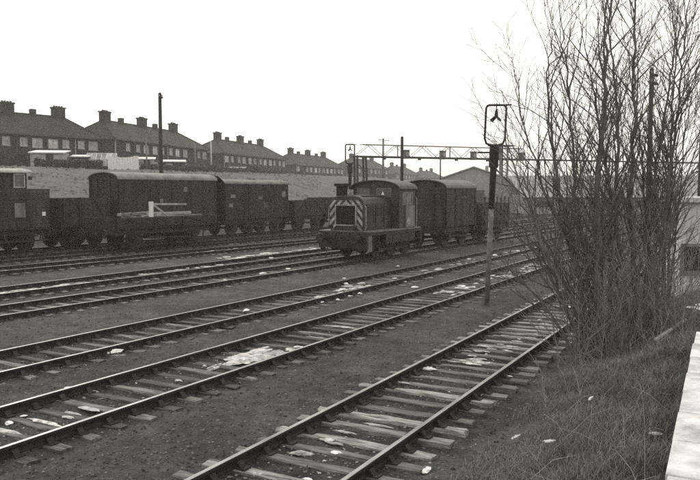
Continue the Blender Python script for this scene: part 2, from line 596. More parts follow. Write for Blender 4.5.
ff = (faces[None] + (np.arange(len(px)) * 6)[:, None, None]).reshape(-1, 3)
me = bpy.data.meshes.new('ballast_gravel'); me.from_pydata(vv.tolist(), [], ff.tolist()); me.materials.append(M['stone'])
link('ballast_gravel', me, None, 'stuff')

# pale spilled ash between and beside rails: thin uneven heaps
ash = MB()


def one_heap(k, t, off, L, W, h=0.012, z0=0.05, nt=22):
    a = R(TR[k][0])
    cx, cy = on_track(k, t, off)
    nr = 4
    ph = random.uniform(0, 50)
    vs = [(cx, cy, h + z0)]
    for i in range(1, nr + 1):
        for j in range(nt):
            an = 2 * math.pi * j / nt
            edge = 0.75 + 0.55 * mnoise.noise((math.cos(an) * 1.5 + ph, math.sin(an) * 1.5, 0)) + 0.3 * mnoise.noise((math.cos(an) * 5 + ph, math.sin(an) * 5, 3))
            q = i / nr * max(0.12, edge)
            u, v = q * W / 2 * math.cos(an), q * L / 2 * math.sin(an)
            x, y = cx + math.cos(a) * u + math.sin(a) * v, cy - math.sin(a) * u + math.cos(a) * v
            z = z0 + h * (1 - (i / nr) ** 2) + 0.006 * mnoise.noise((x * 9, y * 9, 1)) - (0.014 if i == nr else 0.004 if i == nr - 1 else 0)
            vs.append((x, y, z))
    fs = [(0, 1 + j, 1 + (j + 1) % nt) for j in range(nt)]
    for i in range(nr - 1):
        for j in range(nt):
            j2 = (j + 1) % nt
            fs.append((1 + i * nt + j, 1 + (i + 1) * nt + j, 1 + (i + 1) * nt + j2, 1 + i * nt + j2))
    ash.add(vs, fs)


def streak(k, t0, t1, off, W, n):
    for i in range(n):
        t = random.uniform(t0, t1)
        one_heap(k, t, off + random.gauss(0, .3) * W, random.uniform(.15, .9), random.uniform(.1, .45) * W, random.uniform(.004, .015), 0.04)


one_heap('B', 11.3, 0.05, 1.35, 1.0, 0.016, 0.058, 44)
one_heap('B', 11.9, 0.25, 0.6, 0.6, 0.012, 0.058, 30)
streak('B', 10.3, 12.6, 0.05, 0.8, 14)
for t in (6.25, 6.75, 7.5, 13.6, 15.0):
    one_heap('B', t, random.uniform(-.1, .2), 0.14, random.uniform(.5, .9), 0.004, 0.056)
streak('B', 21.2, 24.5, -0.1, 0.9, 16)
streak('B', 25, 34, 0.1, 0.9, 60)
streak('C', 18.5, 23, 0.1, 0.9, 26)
streak('C', 26, 42, 0.2, 0.9, 40)
streak('E', 12.5, 17.5, -0.3, 0.8, 40)
streak('E', 19.5, 24.5, -0.3, 0.9, 46)
streak('F', 25.5, 34, 2.9, 0.9, 50)
streak('F', 27, 31, -0.8, 0.8, 18)
streak('F', 36, 52, 1.0, 0.9, 46)
streak('G', 28, 34, 4.0, 0.9, 14)
streak('D', 44, 62, 0.2, 0.9, 50)
def flecks(k, t0, t1, off, W, n):
    for i in range(n):
        one_heap(k, random.uniform(t0, t1), off + random.gauss(0, .3) * W, random.uniform(.04, .12), random.uniform(.08, .5) * W, .002, random.uniform(.043, .055), 18)


flecks('A', 13.0, 15.0, 0.0, 0.9, 34)
flecks('A', 15.2, 19.0, 0.1, 0.9, 20)
flecks('A', 6.5, 12.5, 0.0, 1.0, 9)
flecks('B', 4.5, 10.0, 0.0, 1.0, 8)
one_heap('A', 9.35, 0.05, 0.13, 0.75, 0.004, 0.057)
one_heap('A', 7.55, -0.3, 0.22, 0.35, 0.02, 0.05)
ash.build('spilled_ash', 'ash', None, True, 'stuff')
cv, cf = [], []
for k, n_, ta, tb in (('A', 900, 5, 30), ('B', 900, 4, 36), ('C', 700, 6, 36), ('D', 260, 8, 30), ('E', 260, 12, 30)):
    for i in range(n_):
        t = ta + (tb - ta) * random.random() ** 1.4
        x, y = on_track(k, t, random.gauss(0, .45))
        z = height(x, y)[0]
        s_ = random.uniform(.008, .03) * (1.3 if random.random() < .1 else 1)
        c_, s2 = math.cos(i), math.sin(i)
        o_ = len(cv)
        for q in base:
            q = q * np.array([random.uniform(.6, 1.3) for _ in range(3)]) * s_
            cv.append((x + q[0] * c_ - q[1] * s2, y + q[0] * s2 + q[1] * c_, z + q[2] * .8 + .004))
        cf += [tuple(o_ + j for j in f_) for f_ in faces.tolist()]
M['chip'] = mat('pale_chippings', 0.1, 0.3, 4, 0.85, island=0.8)
me = bpy.data.meshes.new('pale_chippings'); me.from_pydata(cv, [], cf); me.materials.append(M['chip'])
link('pale_chippings', me, None, 'stuff')


# ------------------------------------------------------------------ terraced houses on the embankment
def terrace(P, Q, zr, n_house, hl, hr, label='', windows=True, depth=8.0, eave=5.3, ridge=8.4):
    """ridge from P to Q (world x, y) at height zr; rear wall faces the railway; local x along the row, y away from it"""
    dx, dy = Q[0] - P[0], Q[1] - P[1]
    Lr = math.hypot(dx, dy); dx /= Lr; dy /= Lr
    L = Lr + hl + hr
    ax, ay = P[0] - dx * hl + dy * depth / 2, P[1] - dy * hl - dx * depth / 2
    base = zr - ridge
    rz = math.atan2(dy, dx)
    root = thing('terraced_houses', label, 'houses', (ax, ay, base), rz, 'terraces of houses on the embankment')
    w = MB().box(0, L, 0, depth, -2.0, eave)
    for i in range(1, n_house):
        w.box(i * L / n_house - 0.04, i * L / n_house + 0.04, -0.05, 0.001, 0, eave - 0.25)
    w.build('wall', 'brick', root)
    o = 0.45
    rf = MB()
    e = [(-o, -o, eave), (L + o, -o, eave), (L + o, depth + o, eave), (-o, depth + o, eave)]
    lo = [(x, y, z - 0.16) for x, y, z in e]
    rd = [(hl, depth / 2, ridge), (L - hr, depth / 2, ridge)]
    rf.add(e + rd + lo, [(0, 1, 5, 4), (2, 3, 4, 5), (1, 2, 5), (3, 0, 4), (6, 7, 1, 0), (7, 8, 2, 1), (8, 9, 3, 2), (9, 6, 0, 3), (9, 8, 7, 6)])
    # ridge and hip tiles
    for p, q in ((4, 5), (0, 4), (3, 4), (1, 5), (2, 5)):
        rf.bar((e + rd)[p], (e + rd)[q], 0.22, 0.2)
    roof = rf.build('roof', 'tile', root)
    MB().box(-o, L + o, -o - 0.12, -o, eave - 0.18, eave - 0.04).build('gutter', 'pot', root)
    hw = L / n_house
    xs = [hl + 0.6, L / 2 + (hl - hr) / 2, L - hr - 0.6] if n_house > 4 else [hl + 0.7, L - hr - 0.7]
    for x in xs:
        c = MB().box(x - 0.85, x + 0.85, depth / 2 - 0.5, depth / 2 + 0.5, ridge - 0.9, ridge + 1.15)
        c.box(x - 0.95, x + 0.95, depth / 2 - 0.6, depth / 2 + 0.6, ridge + 1.15, ridge + 1.35)
        ch = c.build('chimney', 'brick', roof)
        p = MB()
        for q in (-0.6, -0.2, 0.2, 0.6):
            p.tube([(x + q, depth / 2, ridge + 1.35), (x + q, depth / 2, ridge + 1.55)], [0.17, 0.15], 7)
        p.build('chimney_pots', 'pot', roof)
    for x in [L - hr + hr * .55] + [xs[i] + (xs[i + 1] - xs[i]) * random.uniform(.35, .7) for i in range(len(xs) - 1)]:      # small kitchen flues
        z0 = ridge if x < L - hr else eave + (ridge - eave) * (L - x) / hr
        MB().box(x - 0.35, x + 0.35, depth / 2 - 0.35, depth / 2 + 0.35, z0 - 0.9, z0 + 0.75).build('flue_stack', 'brick', roof)
    if windows:
        for i in range(n_house):
            m = i % 2
            for (cx, ww, hh, zz) in ((0.27, 1.5, 1.25, 3.55), (0.72, 1.05, 1.15, 3.65), (0.25, 1.6, 1.4, 0.9)):
                if random.random() < 0.06:
                    continue
                c = (i + (1 - cx if m else cx)) * hw
                f = MB()
                for x0, x1, z0, z1 in ((-ww / 2, ww / 2, 0, 0.08), (-ww / 2, ww / 2, hh - 0.08, hh), (-ww / 2, -ww / 2 + 0.08, 0.08, hh - 0.08), (ww / 2 - 0.08, ww / 2, 0.08, hh - 0.08), (-0.04, 0.04, 0.08, hh - 0.08)):
                    f.box(c + x0, c + x1, -0.08, 0.02, zz + z0, zz + z1)
                fo = f.build('window', 'frame', root)
                MB().box(c - ww / 2 + 0.07, c + ww / 2 - 0.07, -0.03, 0.02, zz + 0.07, zz + hh - 0.07).build('pane', 'glass', fo)
                MB().box(c - ww / 2 - 0.1, c + ww / 2 + 0.1, -0.16, 0, zz - 0.12, zz - 0.005).build('sill', 'concrete_wall', fo)
            c = (i + (0.2 if m else 0.8)) * hw
            MB().box(c - 0.45, c + 0.45, -0.06, 0.01, 0, 2.0).build('door', 'pole', root)
            MB().tube([(i * hw + 0.25, -0.12, 0), (i * hw + 0.25, -0.12, eave - 0.2)], 0.06, 6).build('downpipe', 'frame' if i % 3 == 0 else 'pot', root)
    return root


terrace((-47.4, 103), (-42.0, 110.5), 13.85, 4, 5.0, 3.4, label='nearest dark hip-roofed terrace of houses, at the far left on the embankment')
terrace((-37.6, 115), (-31.9, 137.5), 13.85, 6, 3.6, 5.2, label='dark terrace with three big chimneys behind the tall black pole')
terrace((-27.3, 154), (-20.7, 176), 13.6, 6, 5.0, 5.4, label='dark terrace of houses above the grey vans, with pale upper windows')
terrace((-15.7, 196), (-7.5, 218), 12.75, 6, 5.0, 5.4, label='hazy terrace of houses between the vans and the left end of the gantry')
terrace((0.2, 245), (7.8, 264), 13.6, 4, 4.5, 5.5, label='faint terrace behind the left end of the lattice gantry')
terrace((16.4, 300), (22.9, 315), 12.75, 4, 5.0, 6.0, label='faint terrace far off, just left of the thin black pole above the cab')
terrace((31.5, 338), (38, 350), 11.8, 4, 6.0, 6.0, label='farthest faint terrace, between the thin black pole and the gabled shed')


# ------------------------------------------------------------------ back gardens: sheds, greenhouse, fences, hedges
def pitched_shed(name, label, cat, x, y, w, d, h, rz, wall, roof, rise=0.5, mono=False, group=None):
    z = height(x, y)[0]
    root = thing(name, label, cat, (x, y, z), rz, group)
    MB().box(-w / 2, w / 2, 0, d, -0.3, h).build('wall', wall, root)
    if mono:
        MB().add([(-w / 2 - .2, -.25, h + .02), (w / 2 + .2, -.25, h + .02), (w / 2 + .2, d + .25, h + rise), (-w / 2 - .2, d + .25, h + rise), (-w / 2 - .2, -.25, h - .1), (w / 2 + .2, -.25, h - .1), (w / 2 + .2, d + .25, h + rise - .12), (-w / 2 - .2, d + .25, h + rise - .12)], [(0, 1, 2, 3), (7, 6, 5, 4), (0, 4, 5, 1), (1, 5, 6, 2), (2, 6, 7, 3), (3, 7, 4, 0)]).build('roof', roof, root)
        MB().box(-w / 2 + 0.02, w / 2 - 0.02, d - 0.15, d - 0.02, h, h + rise - 0.15).build('rear_upstand', wall, root)
    else:
        MB().prism([(-w / 2 - .2, h), (w / 2 + .2, h), (0, h + rise)], -0.2, d + 0.2).build('roof', roof, root)
    MB().box(-0.1, 0.75, -0.05, 0.01, 0, min(1.9, h - 0.1)).build('door', 'pole', root)
    f = MB().box(-w / 2 + 0.3, -w / 2 + 1.2, -0.05, 0.0, h * 0.45, h * 0.8).build('window', 'frame', root)
    MB().box(-w / 2 + 0.36, -w / 2 + 1.14, -0.07, -0.051, h * 0.45 + 0.06, h * 0.8 - 0.06).build('pane', 'glass', f)
    return root


pitched_shed('garden_garage', 'low garden garage with bright sloping roof, below the leftmost terrace', 'garage', -36.6, 91, 3.8, 3.6, 2.05, R(10), 'pale_wood', 'white', 0.45, True)
pitched_shed('garden_shed', 'small shed with pale flat roof, between garage and greenhouse', 'shed', -33.7, 94, 1.9, 2.2, 1.75, R(10), 'pole', 'white', 0.3, True)
pitched_shed('garden_shed', 'low pale-roofed shed left of the tall black pole', 'shed', -28.1, 103, 2.6, 2.4, 1.7, R(14), 'pale_wood', 'white', 0.35, True)
pitched_shed('garden_shed', 'low pale-roofed shed directly behind the tall black pole', 'shed', -25.2, 108, 3.0, 2.4, 1.6, R(14), 'pole', 'white', 0.35, True)
pitched_shed('garden_shed', 'pale garden shed below the terrace above the grey vans', 'shed', -20.4, 143, 4.2, 2.4, 1.9, R(18), 'pale_wood', 'shed_roof', 0.4, True)

# greenhouse: glazing bars and panes
gx, gy = -31.4, 95
root = thing('greenhouse', 'pale greenhouse with a sloping glazed roof, beside the board fence', 'greenhouse', (gx, gy, height(gx, gy)[0]), R(10))
fb = MB()
for x in (-1.8, -1.2, -0.6, 0, 0.6, 1.2, 1.8):
    fb.bar((x, 0, 0), (x, 0, 1.5), 0.06); fb.bar((x, 0, 1.5), (x, 1.1, 2.25), 0.06); fb.bar((x, 1.1, 2.25), (x, 2.2, 1.5), 0.06); fb.bar((x, 2.2, 0), (x, 2.2, 1.5), 0.06)
fb.bar((-1.8, 0, 1.5), (1.8, 0, 1.5), 0.07); fb.bar((-1.8, 1.1, 2.25), (1.8, 1.1, 2.25), 0.08); fb.bar((-1.8, 2.2, 1.5), (1.8, 2.2, 1.5), 0.07)
fb.build('frame', 'white', root)
MB().box(-1.8, 1.8, -0.04, 0.04, -0.2, 0.6).build('base_wall', 'brick', root)
for i in range(6):
    x = -1.77 + 0.6 * i
    MB().add([(x, -0.0, 1.5), (x + .54, 0, 1.5), (x + .54, 1.1, 2.25), (x, 1.1, 2.25), (x, 0.012, 1.49), (x + .54, .012, 1.49), (x + .54, 1.1, 2.24), (x, 1.1, 2.24)], [(0, 1, 2, 3), (7, 6, 5, 4)]).build('roof_pane', 'glass', root)
    MB().box(x, x + 0.54, -0.006, 0.006, 0.6, 1.46).build('wall_pane', 'glass', root)


def board_fence(label, P, Q, h, material, bw=0.28, group=None):
    (ax, ay), (bx, by) = P, Q
    L = math.hypot(bx - ax, by - ay)
    root = thing('board_fence', label, 'fence', (ax, ay, 0), math.atan2(by - ay, bx - ax), group)
    c, s = (bx - ax) / L, (by - ay) / L
    nb = int(L / bw)
    rails = MB()
    for i in range(nb):
        x = i * bw
        z = height(ax + c * x, ay + s * x)[0]
        MB().box(x + 0.012, x + bw - 0.012, -0.012, 0.012, z - 0.1, z + h + random.uniform(-0.05, 0.05)).build('board', material, root)
    for q in (0.3, 0.8):
        z0, z1 = height(ax, ay)[0] + h * q, height(bx, by)[0] + h * q
        rails.bar((0, 0.05, z0), (L, 0.05, z1), 0.06, 0.09)
    rails.build('fence_rail', material, root)
    return root


board_fence('pale vertical board fence right of the greenhouse, under the second terrace', (-30.2, 94), (-27.1, 97.5), 1.75, 'white', 0.4)
board_fence('dark board fence along the top of the embankment at far left', (-42.5, 82.5), (-37.2, 85.5), 1.75, 'brick', 0.3)


def leaf_mass(name, label, cat, x0, y0, x1, y1, h, w, nleaf, material='hedge', group=None, ls=0.16):
    mb = MB()
    L = math.hypot(x1 - x0, y1 - y0)
    ux, uy = (x1 - x0) / L, (y1 - y0) / L
    ph = random.uniform(0, 99)
    for i in range(nleaf):
        t = random.random()
        hh = h * (0.75 + 0.35 * mnoise.noise((t * L * 0.5 + ph, 0, 0)))
        q = random.gauss(0, 0.3) * w
        zz = hh * random.random() ** 0.6
        x, y = x0 + ux * t * L - uy * q, y0 + uy * t * L + ux * q
        z = height(x, y)[0] + zz
        s = ls * random.uniform(0.6, 1.5)
        a = Vector((random.gauss(0, 1), random.gauss(0, 1), random.gauss(0, 1))).normalized() * s
        b2 = a.orthogonal().normalized() * s * 0.7
        c = Vector((x, y, z))
        mb.add([c - a, c + b2, c + a, c - b2], [(0, 1, 2, 3)])
    o = mb.build(name, material)
    return tag(o, label, cat, group)


HG = 'hedges along the top of the embankment'
for lab, x0, y0, x1, y1, h, w, nl in (
        ('clipped dark hedge in front of the bright-roofed garage', -36.6, 87.5, -29.8, 90.5, 1.25, 0.9, 2600),
        ('dark ragged hedge at the far left below the nearest terrace', -42.2, 84, -37.0, 86.5, 2.0, 1.4, 3000),
        ('dark low hedge to the right of the pale board fence', -26.9, 98, -22.5, 110, 1.1, 1.2, 2600),
        ('dark low hedge behind the roof of the long grey van', -22.4, 111, -17.5, 126, 1.3, 1.4, 2600),
        ('dark hedge line below the terrace above the grey vans', -17.4, 127, -10.5, 150, 1.8, 1.8, 3400),
        ('hazy hedge line below the fourth terrace, above the open wagons', -10.3, 151, 4, 192, 2.0, 2.0, 3400)):
    leaf_mass('hedge', lab, 'hedge', x0, y0, x1, y1, h, w, nl, group=HG, ls=0.2)
SG = 'bushes on the embankment'
for i, (lab, x, y, h) in enumerate((('dark bush on the bank beyond the gantry foot', 2.5, 86, 1.5), ('small dark bush on the bank left of the locomotive', -4.5, 84, 1.0), ('low dark bush on the bank above the right-hand end of the grey vans', -12, 92, 0.9))):
    leaf_mass('bush', lab, 'bush', x - h * .5, y, x + h * .5, y + .3, h, h, 700, group=SG, ls=0.14)

# rough grass tussocks all over the bank: uncountable
tb = MB()
for i in range(5200):
    s = random.uniform(1, 36); t = random.uniform(5, 95)
    x0, y0 = 0.8377 * (-38.5 - s) + 0.5461 * t, 0.5461 * (38.5 + s) + 0.8377 * t
    if abs(x0) > y0 * 0.55 or mnoise.noise((x0 * 0.2, y0 * 0.2, 6)) < -0.15:
        continue
    z = height(x0, y0)[0]
    hh, rr = random.uniform(0.06, 0.2), random.uniform(0.12, 0.4)
    k = 5
    vs = [(x0 + random.uniform(-.15, .15), y0 + random.uniform(-.1, .1), z + hh)] + [(x0 + rr * math.cos(6.283 * j / k), y0 + rr * math.sin(6.283 * j / k), z - 0.06) for j in range(k)]
    tb.add(vs, [(0, 1 + j, 1 + (j + 1) % k) for j in range(k)])
tb.build('tussock_grass', 'tuft', None, False, 'stuff')


# ------------------------------------------------------------------ poles
def telegraph_pole(label, x, y, h, r, arms=0, material='pole', lean=(0, 0), group=None, arm_w=0.5, rz=0.6):
    z = height(x, y)[0]
    root = thing('telegraph_pole', label, 'pole', (x, y, z), rz, group)
    MB().tube([(0, 0, -0.3), (lean[0] * .5, lean[1] * .5, h / 2), (lean[0], lean[1], h)], [r * 1.15, r, r * 0.85], 12).build('shaft', material, root, True)
    MB().tube([(lean[0], lean[1], h), (lean[0], lean[1], h + 0.1)], [r * 1.0, r * 0.25], 10).build('cap', material, root)
    for i in range(arms):
        zz = h - 0.3 - 0.4 * i
        MB().box(-arm_w / 2, arm_w / 2, -r - 0.08, -r + 0.02, zz - 0.06, zz + 0.06).build('cross_arm', material, root)
        for sx in (-1, 1):
            MB().tube([(sx * (arm_w / 2 - 0.06), -r - 0.03, zz + 0.06), (sx * (arm_w / 2 - 0.06), -r - 0.03, zz + 0.2)], [0.03, 0.045], 7).build('insulator', 'frame', root)
    return root


telegraph_pole('tall black pole standing behind the long grey van', -14.55, 58, 10.2, 0.15, 1, arm_w=0.34)
telegraph_pole('tall thin black pole behind the locomotive, crossing the lattice gantry', 3.45, 50, 6.7, 0.11, 0)
telegraph_pole('thick pole rising out of the middle of the bare trees', 14.7, 37, 9.1, 0.12, 2, arm_w=0.5)
telegraph_pole('thin pole at the extreme right edge beyond the pale hut', 18.6, 40, 6, 0.1, 0)
PG = 'thin garden posts on the embankment'
telegraph_pole('pale thin post in the gardens, right of the board fence', -25.9, 96, 4.2, 0.09, 0, 'greypost', group=PG)
telegraph_pole('pale slim post before the left end of the terrace above the vans', -25.8, 140, 6.6, 0.16, 0, 'frame', group=PG)
telegraph_pole('grey post in front of the right half of the second terrace', -23.0, 112, 4.5, 0.1, 0, 'greypost', group=PG)
telegraph_pole('grey T-topped post seen beneath the gantry beyond the van roof', 6.6, 150, 8.0, 0.22, 1, 'greypost', group=PG, arm_w=2.6)
telegraph_pole('thin post under the gantry directly above the van roof', 8.4, 70, 6.4, 0.07, 0, 'gantry_dark', group=PG)


def loop_lamp(label, x, y, h_post, h_loop, w_loop, r, lean, rz, lower, r_loop=0.03):
    """post with a rectangular pipe loop on top and a twin lamp hanging inside it"""
    z = height(x, y)[0]
    root = thing('loop_lamp_post', label, 'lamp post', (x, y, z), rz, 'lamp posts with a pipe loop on top')
    L = lean / (h_post + h_loop)
    P = lambda dx, zz: (dx + L * zz, 0, zz)
    MB().tube([P(0, -0.2), P(0, h_post * 0.62)], [r * 0.9, r * 0.9], 12).build('lower_shaft', lower, root, True)
    MB().tube([P(0, h_post * 0.615), P(0, h_post * 0.8), P(0, h_post - 0.02)], [r * 0.95, r * 1.15, r * 1.3], 12).build('upper_shaft', 'pole', root, True)
    MB().tube([P(0, h_post * 0.985 - 0.5), P(0, h_post * 0.985 - 0.48), P(0, h_post + 0.06), P(0, h_post + 0.09)], [r * 1.3, r * 1.7, r * 1.7, r * 0.9], 12).build('collar', 'pole', root)
    MB().box(-0.3, 0.02, -0.06, 0.06, h_post - 0.16, h_post - 0.12).build('bracket', 'pole', root)
    w = w_loop / 2
    z0, z1 = h_post + 0.06, h_post + 0.06 + h_loop
    c = 0.09
    pts = [P(0, z0), P(-w + 2 * c, z0), P(-w + c * .6, z0 + c * .5), P(-w, z0 + 2 * c), P(-w, z1 - c), P(-w + c * .3, z1 - c * .3), P(-w + c, z1), P(w - c, z1), P(w - c * .3, z1 - c * .3), P(w, z1 - c), P(w, z0 + 2 * c), P(w - c * .6, z0 + c * .5), P(w - 2 * c, z0), P(0, z0)]
    MB().tube(pts, r_loop, 8).build('loop', 'pole', root, True)
    MB().tube([P(w - 0.1, z1), P(w + 0.13, z1 + 0.01)], 0.024, 8).build('pipe_end', 'pole', root)
    lm = MB()
    zt = z1
    lm.tube([P(0.01, zt + 0.05), P(0.01, zt - 0.12)], 0.012, 6)
    lm.tube([P(0.01, zt - 0.1), P(0.01, zt - 0.2), P(0.01, zt - 0.34)], [0.02, 0.045, 0.055], 10)
    lm.build('lamp_hanger', 'soot', root, True)
    for sx in (-1, 1):
        MB().tube([P(0.01, zt - 0.3), P(0.01 + sx * 0.08, zt - 0.38), P(0.01 + sx * 0.13, zt - 0.43), P(0.01 + sx * 0.135, zt - 0.435)], [0.04, 0.05, 0.055, 0.03] if sx < 0 else [0.035, 0.035, 0.03, 0.02], 9).build('lamp', 'soot', root, True)
    return root


loop_lamp('black loop-topped lamp post beside the nearest track, with twin lamp hanging in the loop', 3.84, 20.9, 4.42, 1.1, 0.56, 0.078, 0.2, 0.0, 'greypost')
loop_lamp('small distant loop-topped lamp post at the left end of the gantry', 0.0, 52, 5.0, 1.3, 0.62, 0.1, 0.0, 0.0, 'pole', 0.045)


# ------------------------------------------------------------------ lattice gantry
def gantry():
    A, B = Vector((0.5, 56.0, 0)), Vector((13.2, 61.5, 0))
    d = (B - A).normalized()
    L = 42.0
    rz = math.atan2(d.y, d.x)
    root = thing('lattice_gantry', 'long lattice gantry spanning the tracks beyond the locomotive', 'gantry', (A.x, A.y, 0), rz)
    zb, zt, w = 5.72, 6.62, 0.55
    for y in (0, w):
        MB().bar((-0.1, y, zb), (15.2 if y else L, y, zb), 0.1, 0.13).build('bottom_chord', 'gantry_dark', root)
        MB().bar((0.5, y, zt), (14.9, y, zt), 0.055).build('top_chord', 'gantry', root)
    br = MB()
    x, up = -0.05, True
    k = 0
    while x < 14:
        for y in (0, w):
            br.bar((x, y, zb), (x + 1.15, y, zt), 0.032)
            br.bar((x + 1.15, y, zt), (x + 2.3, y, zb), 0.032)
        br.bar((x + 1.15, 0, zt), (x + 1.15, w, zt), 0.04)
        br.bar((x, 0, zb), (x, w, zb), 0.05)
        if k % 2:
            br.bar((x + 1.15, 0, zt), (x + 1.15, 0, zb), 0.07)
        x += 2.3; k += 1
    br.build('lattice', 'gantry', root, kind='stuff')
    for x, sx in ((0.05, 1), (0.75, 1)):
        for y in (0, w):
            MB().bar((x, y, zb), (x + (0.25 if x > 0.5 else 0.05), y, -0.2), 0.12).build('leg', 'gantry_dark', root)
    lb = MB()
    z = 0.4
    while z < 5:
        lb.bar((0.06, 0, z), (0.95, 0, z + 0.8), 0.04); lb.bar((0.95, 0, z + 0.8), (0.06, 0, z + 1.6), 0.04)
        lb.bar((0.06, 0, z), (0.06, w, z + 0.8), 0.04)
        z += 1.6
    lb.build('leg_lattice', 'gantry_dark', root, kind='stuff')
    # right-hand lattice tower, seen behind the lamp post
    tx = 13.0
    for x in (-0.35, 0.35):
        for y in (-0.1, w + 0.1):
            MB().bar((tx + x, y, -0.2), (tx + x, y, zt + 0.15), 0.13).build('leg', 'gantry', root)
    tl = MB()
    z = 0
    while z < 6:
        for y in (-0.1, w + 0.1):
            tl.bar((tx - 0.35, y, z), (tx + 0.35, y, z + 0.5), 0.06); tl.bar((tx + 0.35, y, z + 0.5), (tx - 0.35, y, z + 1.0), 0.06)
        z += 1.0
    tl.build('tower_lattice', 'gantry', root, kind='stuff')
    MB().box(tx - 1.0, tx + 1.0, -0.2, w + 0.2, zt + 0.15, zt + 0.25).build('tower_cap', 'gantry_dark', root)
    MB().bar((L - 0.2, 0, zb), (L - 0.2, 0, -0.2), 0.16).build('leg', 'gantry_dark', root)
    for x in (4.0, 7.2, 10.0, 14.6):
        bx = MB().box(x - 0.2, x + 0.2, -0.42, -0.1, zb - 0.12, zb + 0.5).box(x - 0.26, x + 0.26, -0.46, -0.08, zb + 0.5, zb + 0.55)
        o = bx.build('lamp_box', 'greypost', root)
        MB().tube([(x, -0.42, zb + 0.2), (x, -0.5, zb + 0.2)], [0.15, 0.17], 12).build('lens_hood', 'cream', o)
    for x in (2.3, 5.3, 8.6, 11.5):
        MB().box(x - 0.09, x + 0.09, -0.08, 0.1, zb - 0.2, zb - 0.08).build('cable_clamp', 'gantry_dark', root)


gantry()


# ------------------------------------------------------------------ industrial buildings beyond
def gable_shed(label, x, y, w, d, eave, apex, rz):
    root = thing('industrial_shed', label, 'shed', (x, y, 0), rz)
    MB().prism([(-w / 2, -0.3), (w / 2, -0.3), (w / 2, eave), (0, apex), (-w / 2, eave)], 0, d).build('wall', 'shed_wall', root)
    t = 0.18
    MB().prism([(-w / 2 - 0.5, eave - 0.1), (0, apex + 0.02), (w / 2 + 0.5, eave - 0.1), (w / 2 + 0.5, eave + t - 0.1), (0, apex + t + 0.02), (-w / 2 - 0.5, eave + t - 0.1)], -0.3, d + 0.3).build('roof', 'shed_roof', root)
    MB().box(-1.6, 1.6, -0.06, 0.01, 0, 3.2).build('door', 'gantry_dark', root)
    for sx in (-1, 1):
        f = MB().box(sx * w * 0.3 - 0.8, sx * w * 0.3 + 0.8, -0.06, 0.0, 1.4, 2.7).build('window', 'frame', root)
        MB().box(sx * w * 0.3 - 0.7, sx * w * 0.3 + 0.7, -0.09, -0.061, 1.5, 2.6).build('pane', 'glass', f)
    MB().tube([(w * 0.15, d * 0.3, apex - 1), (w * 0.15, d * 0.3, apex + 0.5)], 0.25, 8).build('roof_vent', 'shed_roof', root)
    return root


gable_shed('wide grey gabled shed beyond the goods van, right of the houses', 18.4, 112, 15.0, 26, 3.9, 6.55, R(-8))
root = thing('long_shed', 'long low shed with a pale roof and light eaves, behind the bare trees', 'shed', (22.5, 97, 0), R(-4))
MB().box(0, 46, 0, 12, -0.3, 2.6).build('wall', 'shed_wall', root)
MB().add([(-.4, -.5, 2.55), (46.4, -.5, 2.55), (46.4, 12.5, 5.3), (-.4, 12.5, 5.3), (-.4, -.5, 2.4), (46.4, -.5, 2.4), (46.4, 12.5, 5.15), (-.4, 12.5, 5.15)], [(0, 1, 2, 3), (7, 6, 5, 4), (0, 4, 5, 1), (1, 5, 6, 2), (2, 6, 7, 3), (3, 7, 4, 0)]).build('roof', 'shed_roof', root)
MB().box(-.4, 46.4, -0.62, -0.5, 2.3, 2.62).build('fascia', 'white', root)
MB().box(0, 46, 11.6, 12, 2.6, 5.1).build('rear_wall', 'shed_wall', root)
for i in range(11):
    x = 1.5 + i * 4.1
    f = MB().box(x, x + 2.2, -0.05, 0.0, 0.9, 2.0).build('window', 'frame', root)
    MB().box(x + .1, x + 2.1, -0.08, -0.051, 1.0, 1.9).build('pane', 'dark_glass', f)

# pale rendered hut at the end of the platform
hx, hy = 8.65, 19.6
root = thing('platform_hut', 'pale rendered hut with small dark window at right edge, beyond the platform', 'hut', (hx, hy, 0), R(-12))
MB().box(0, 3.4, 0, 3.0, -0.3, 2.9).build('wall', 'render', root)
bevel(MB().box(-0.14, 3.54, -0.14, 3.14, 2.9, 3.04).build('roof', 'render', root), 0.02)
f = MB().box(0.02, 0.62, -0.08, 0.0, 1.02, 1.12).box(0.02, 0.1, -0.06, 0, 1.12, 1.75).box(0.54, 0.62, -0.06, 0, 1.12, 1.75).box(0.02, 0.62, -0.06, 0, 1.75, 1.83).build('window', 'concrete_wall', root)
MB().box(0.1, 0.54, -0.03, -0.005, 1.12, 1.75).build('pane', 'dark_glass', f)
MB().box(1.6, 2.5, -0.05, 0, 0, 2.0).build('door', 'pole', root)


# ------------------------------------------------------------------ rolling stock (local x across, y along the track away from the camera, z above rail top)
def wheel_pair(parent, y, r=0.5, mat_='black', spokes=False):
    for sx in (-1, 1):
        m = MB()
        x = sx * 0.72
        m.tube([(x - sx * .04, y, r), (x - sx * .039, y, r), (x + sx * .09, y, r), (x + sx * .091, y, r)], [r + .03, r + .03, r, r * .86], 24)
        w = m.build('wheel', mat_, parent)
        MB().tube([(x + sx * .09, y, r), (x + sx * .17, y, r)], [0.14, 0.1], 12).build('hub', mat_, w)
    MB().tube([(-0.7, y, r), (0.7, y, r)], 0.075, 8).build('axle', mat_, parent)


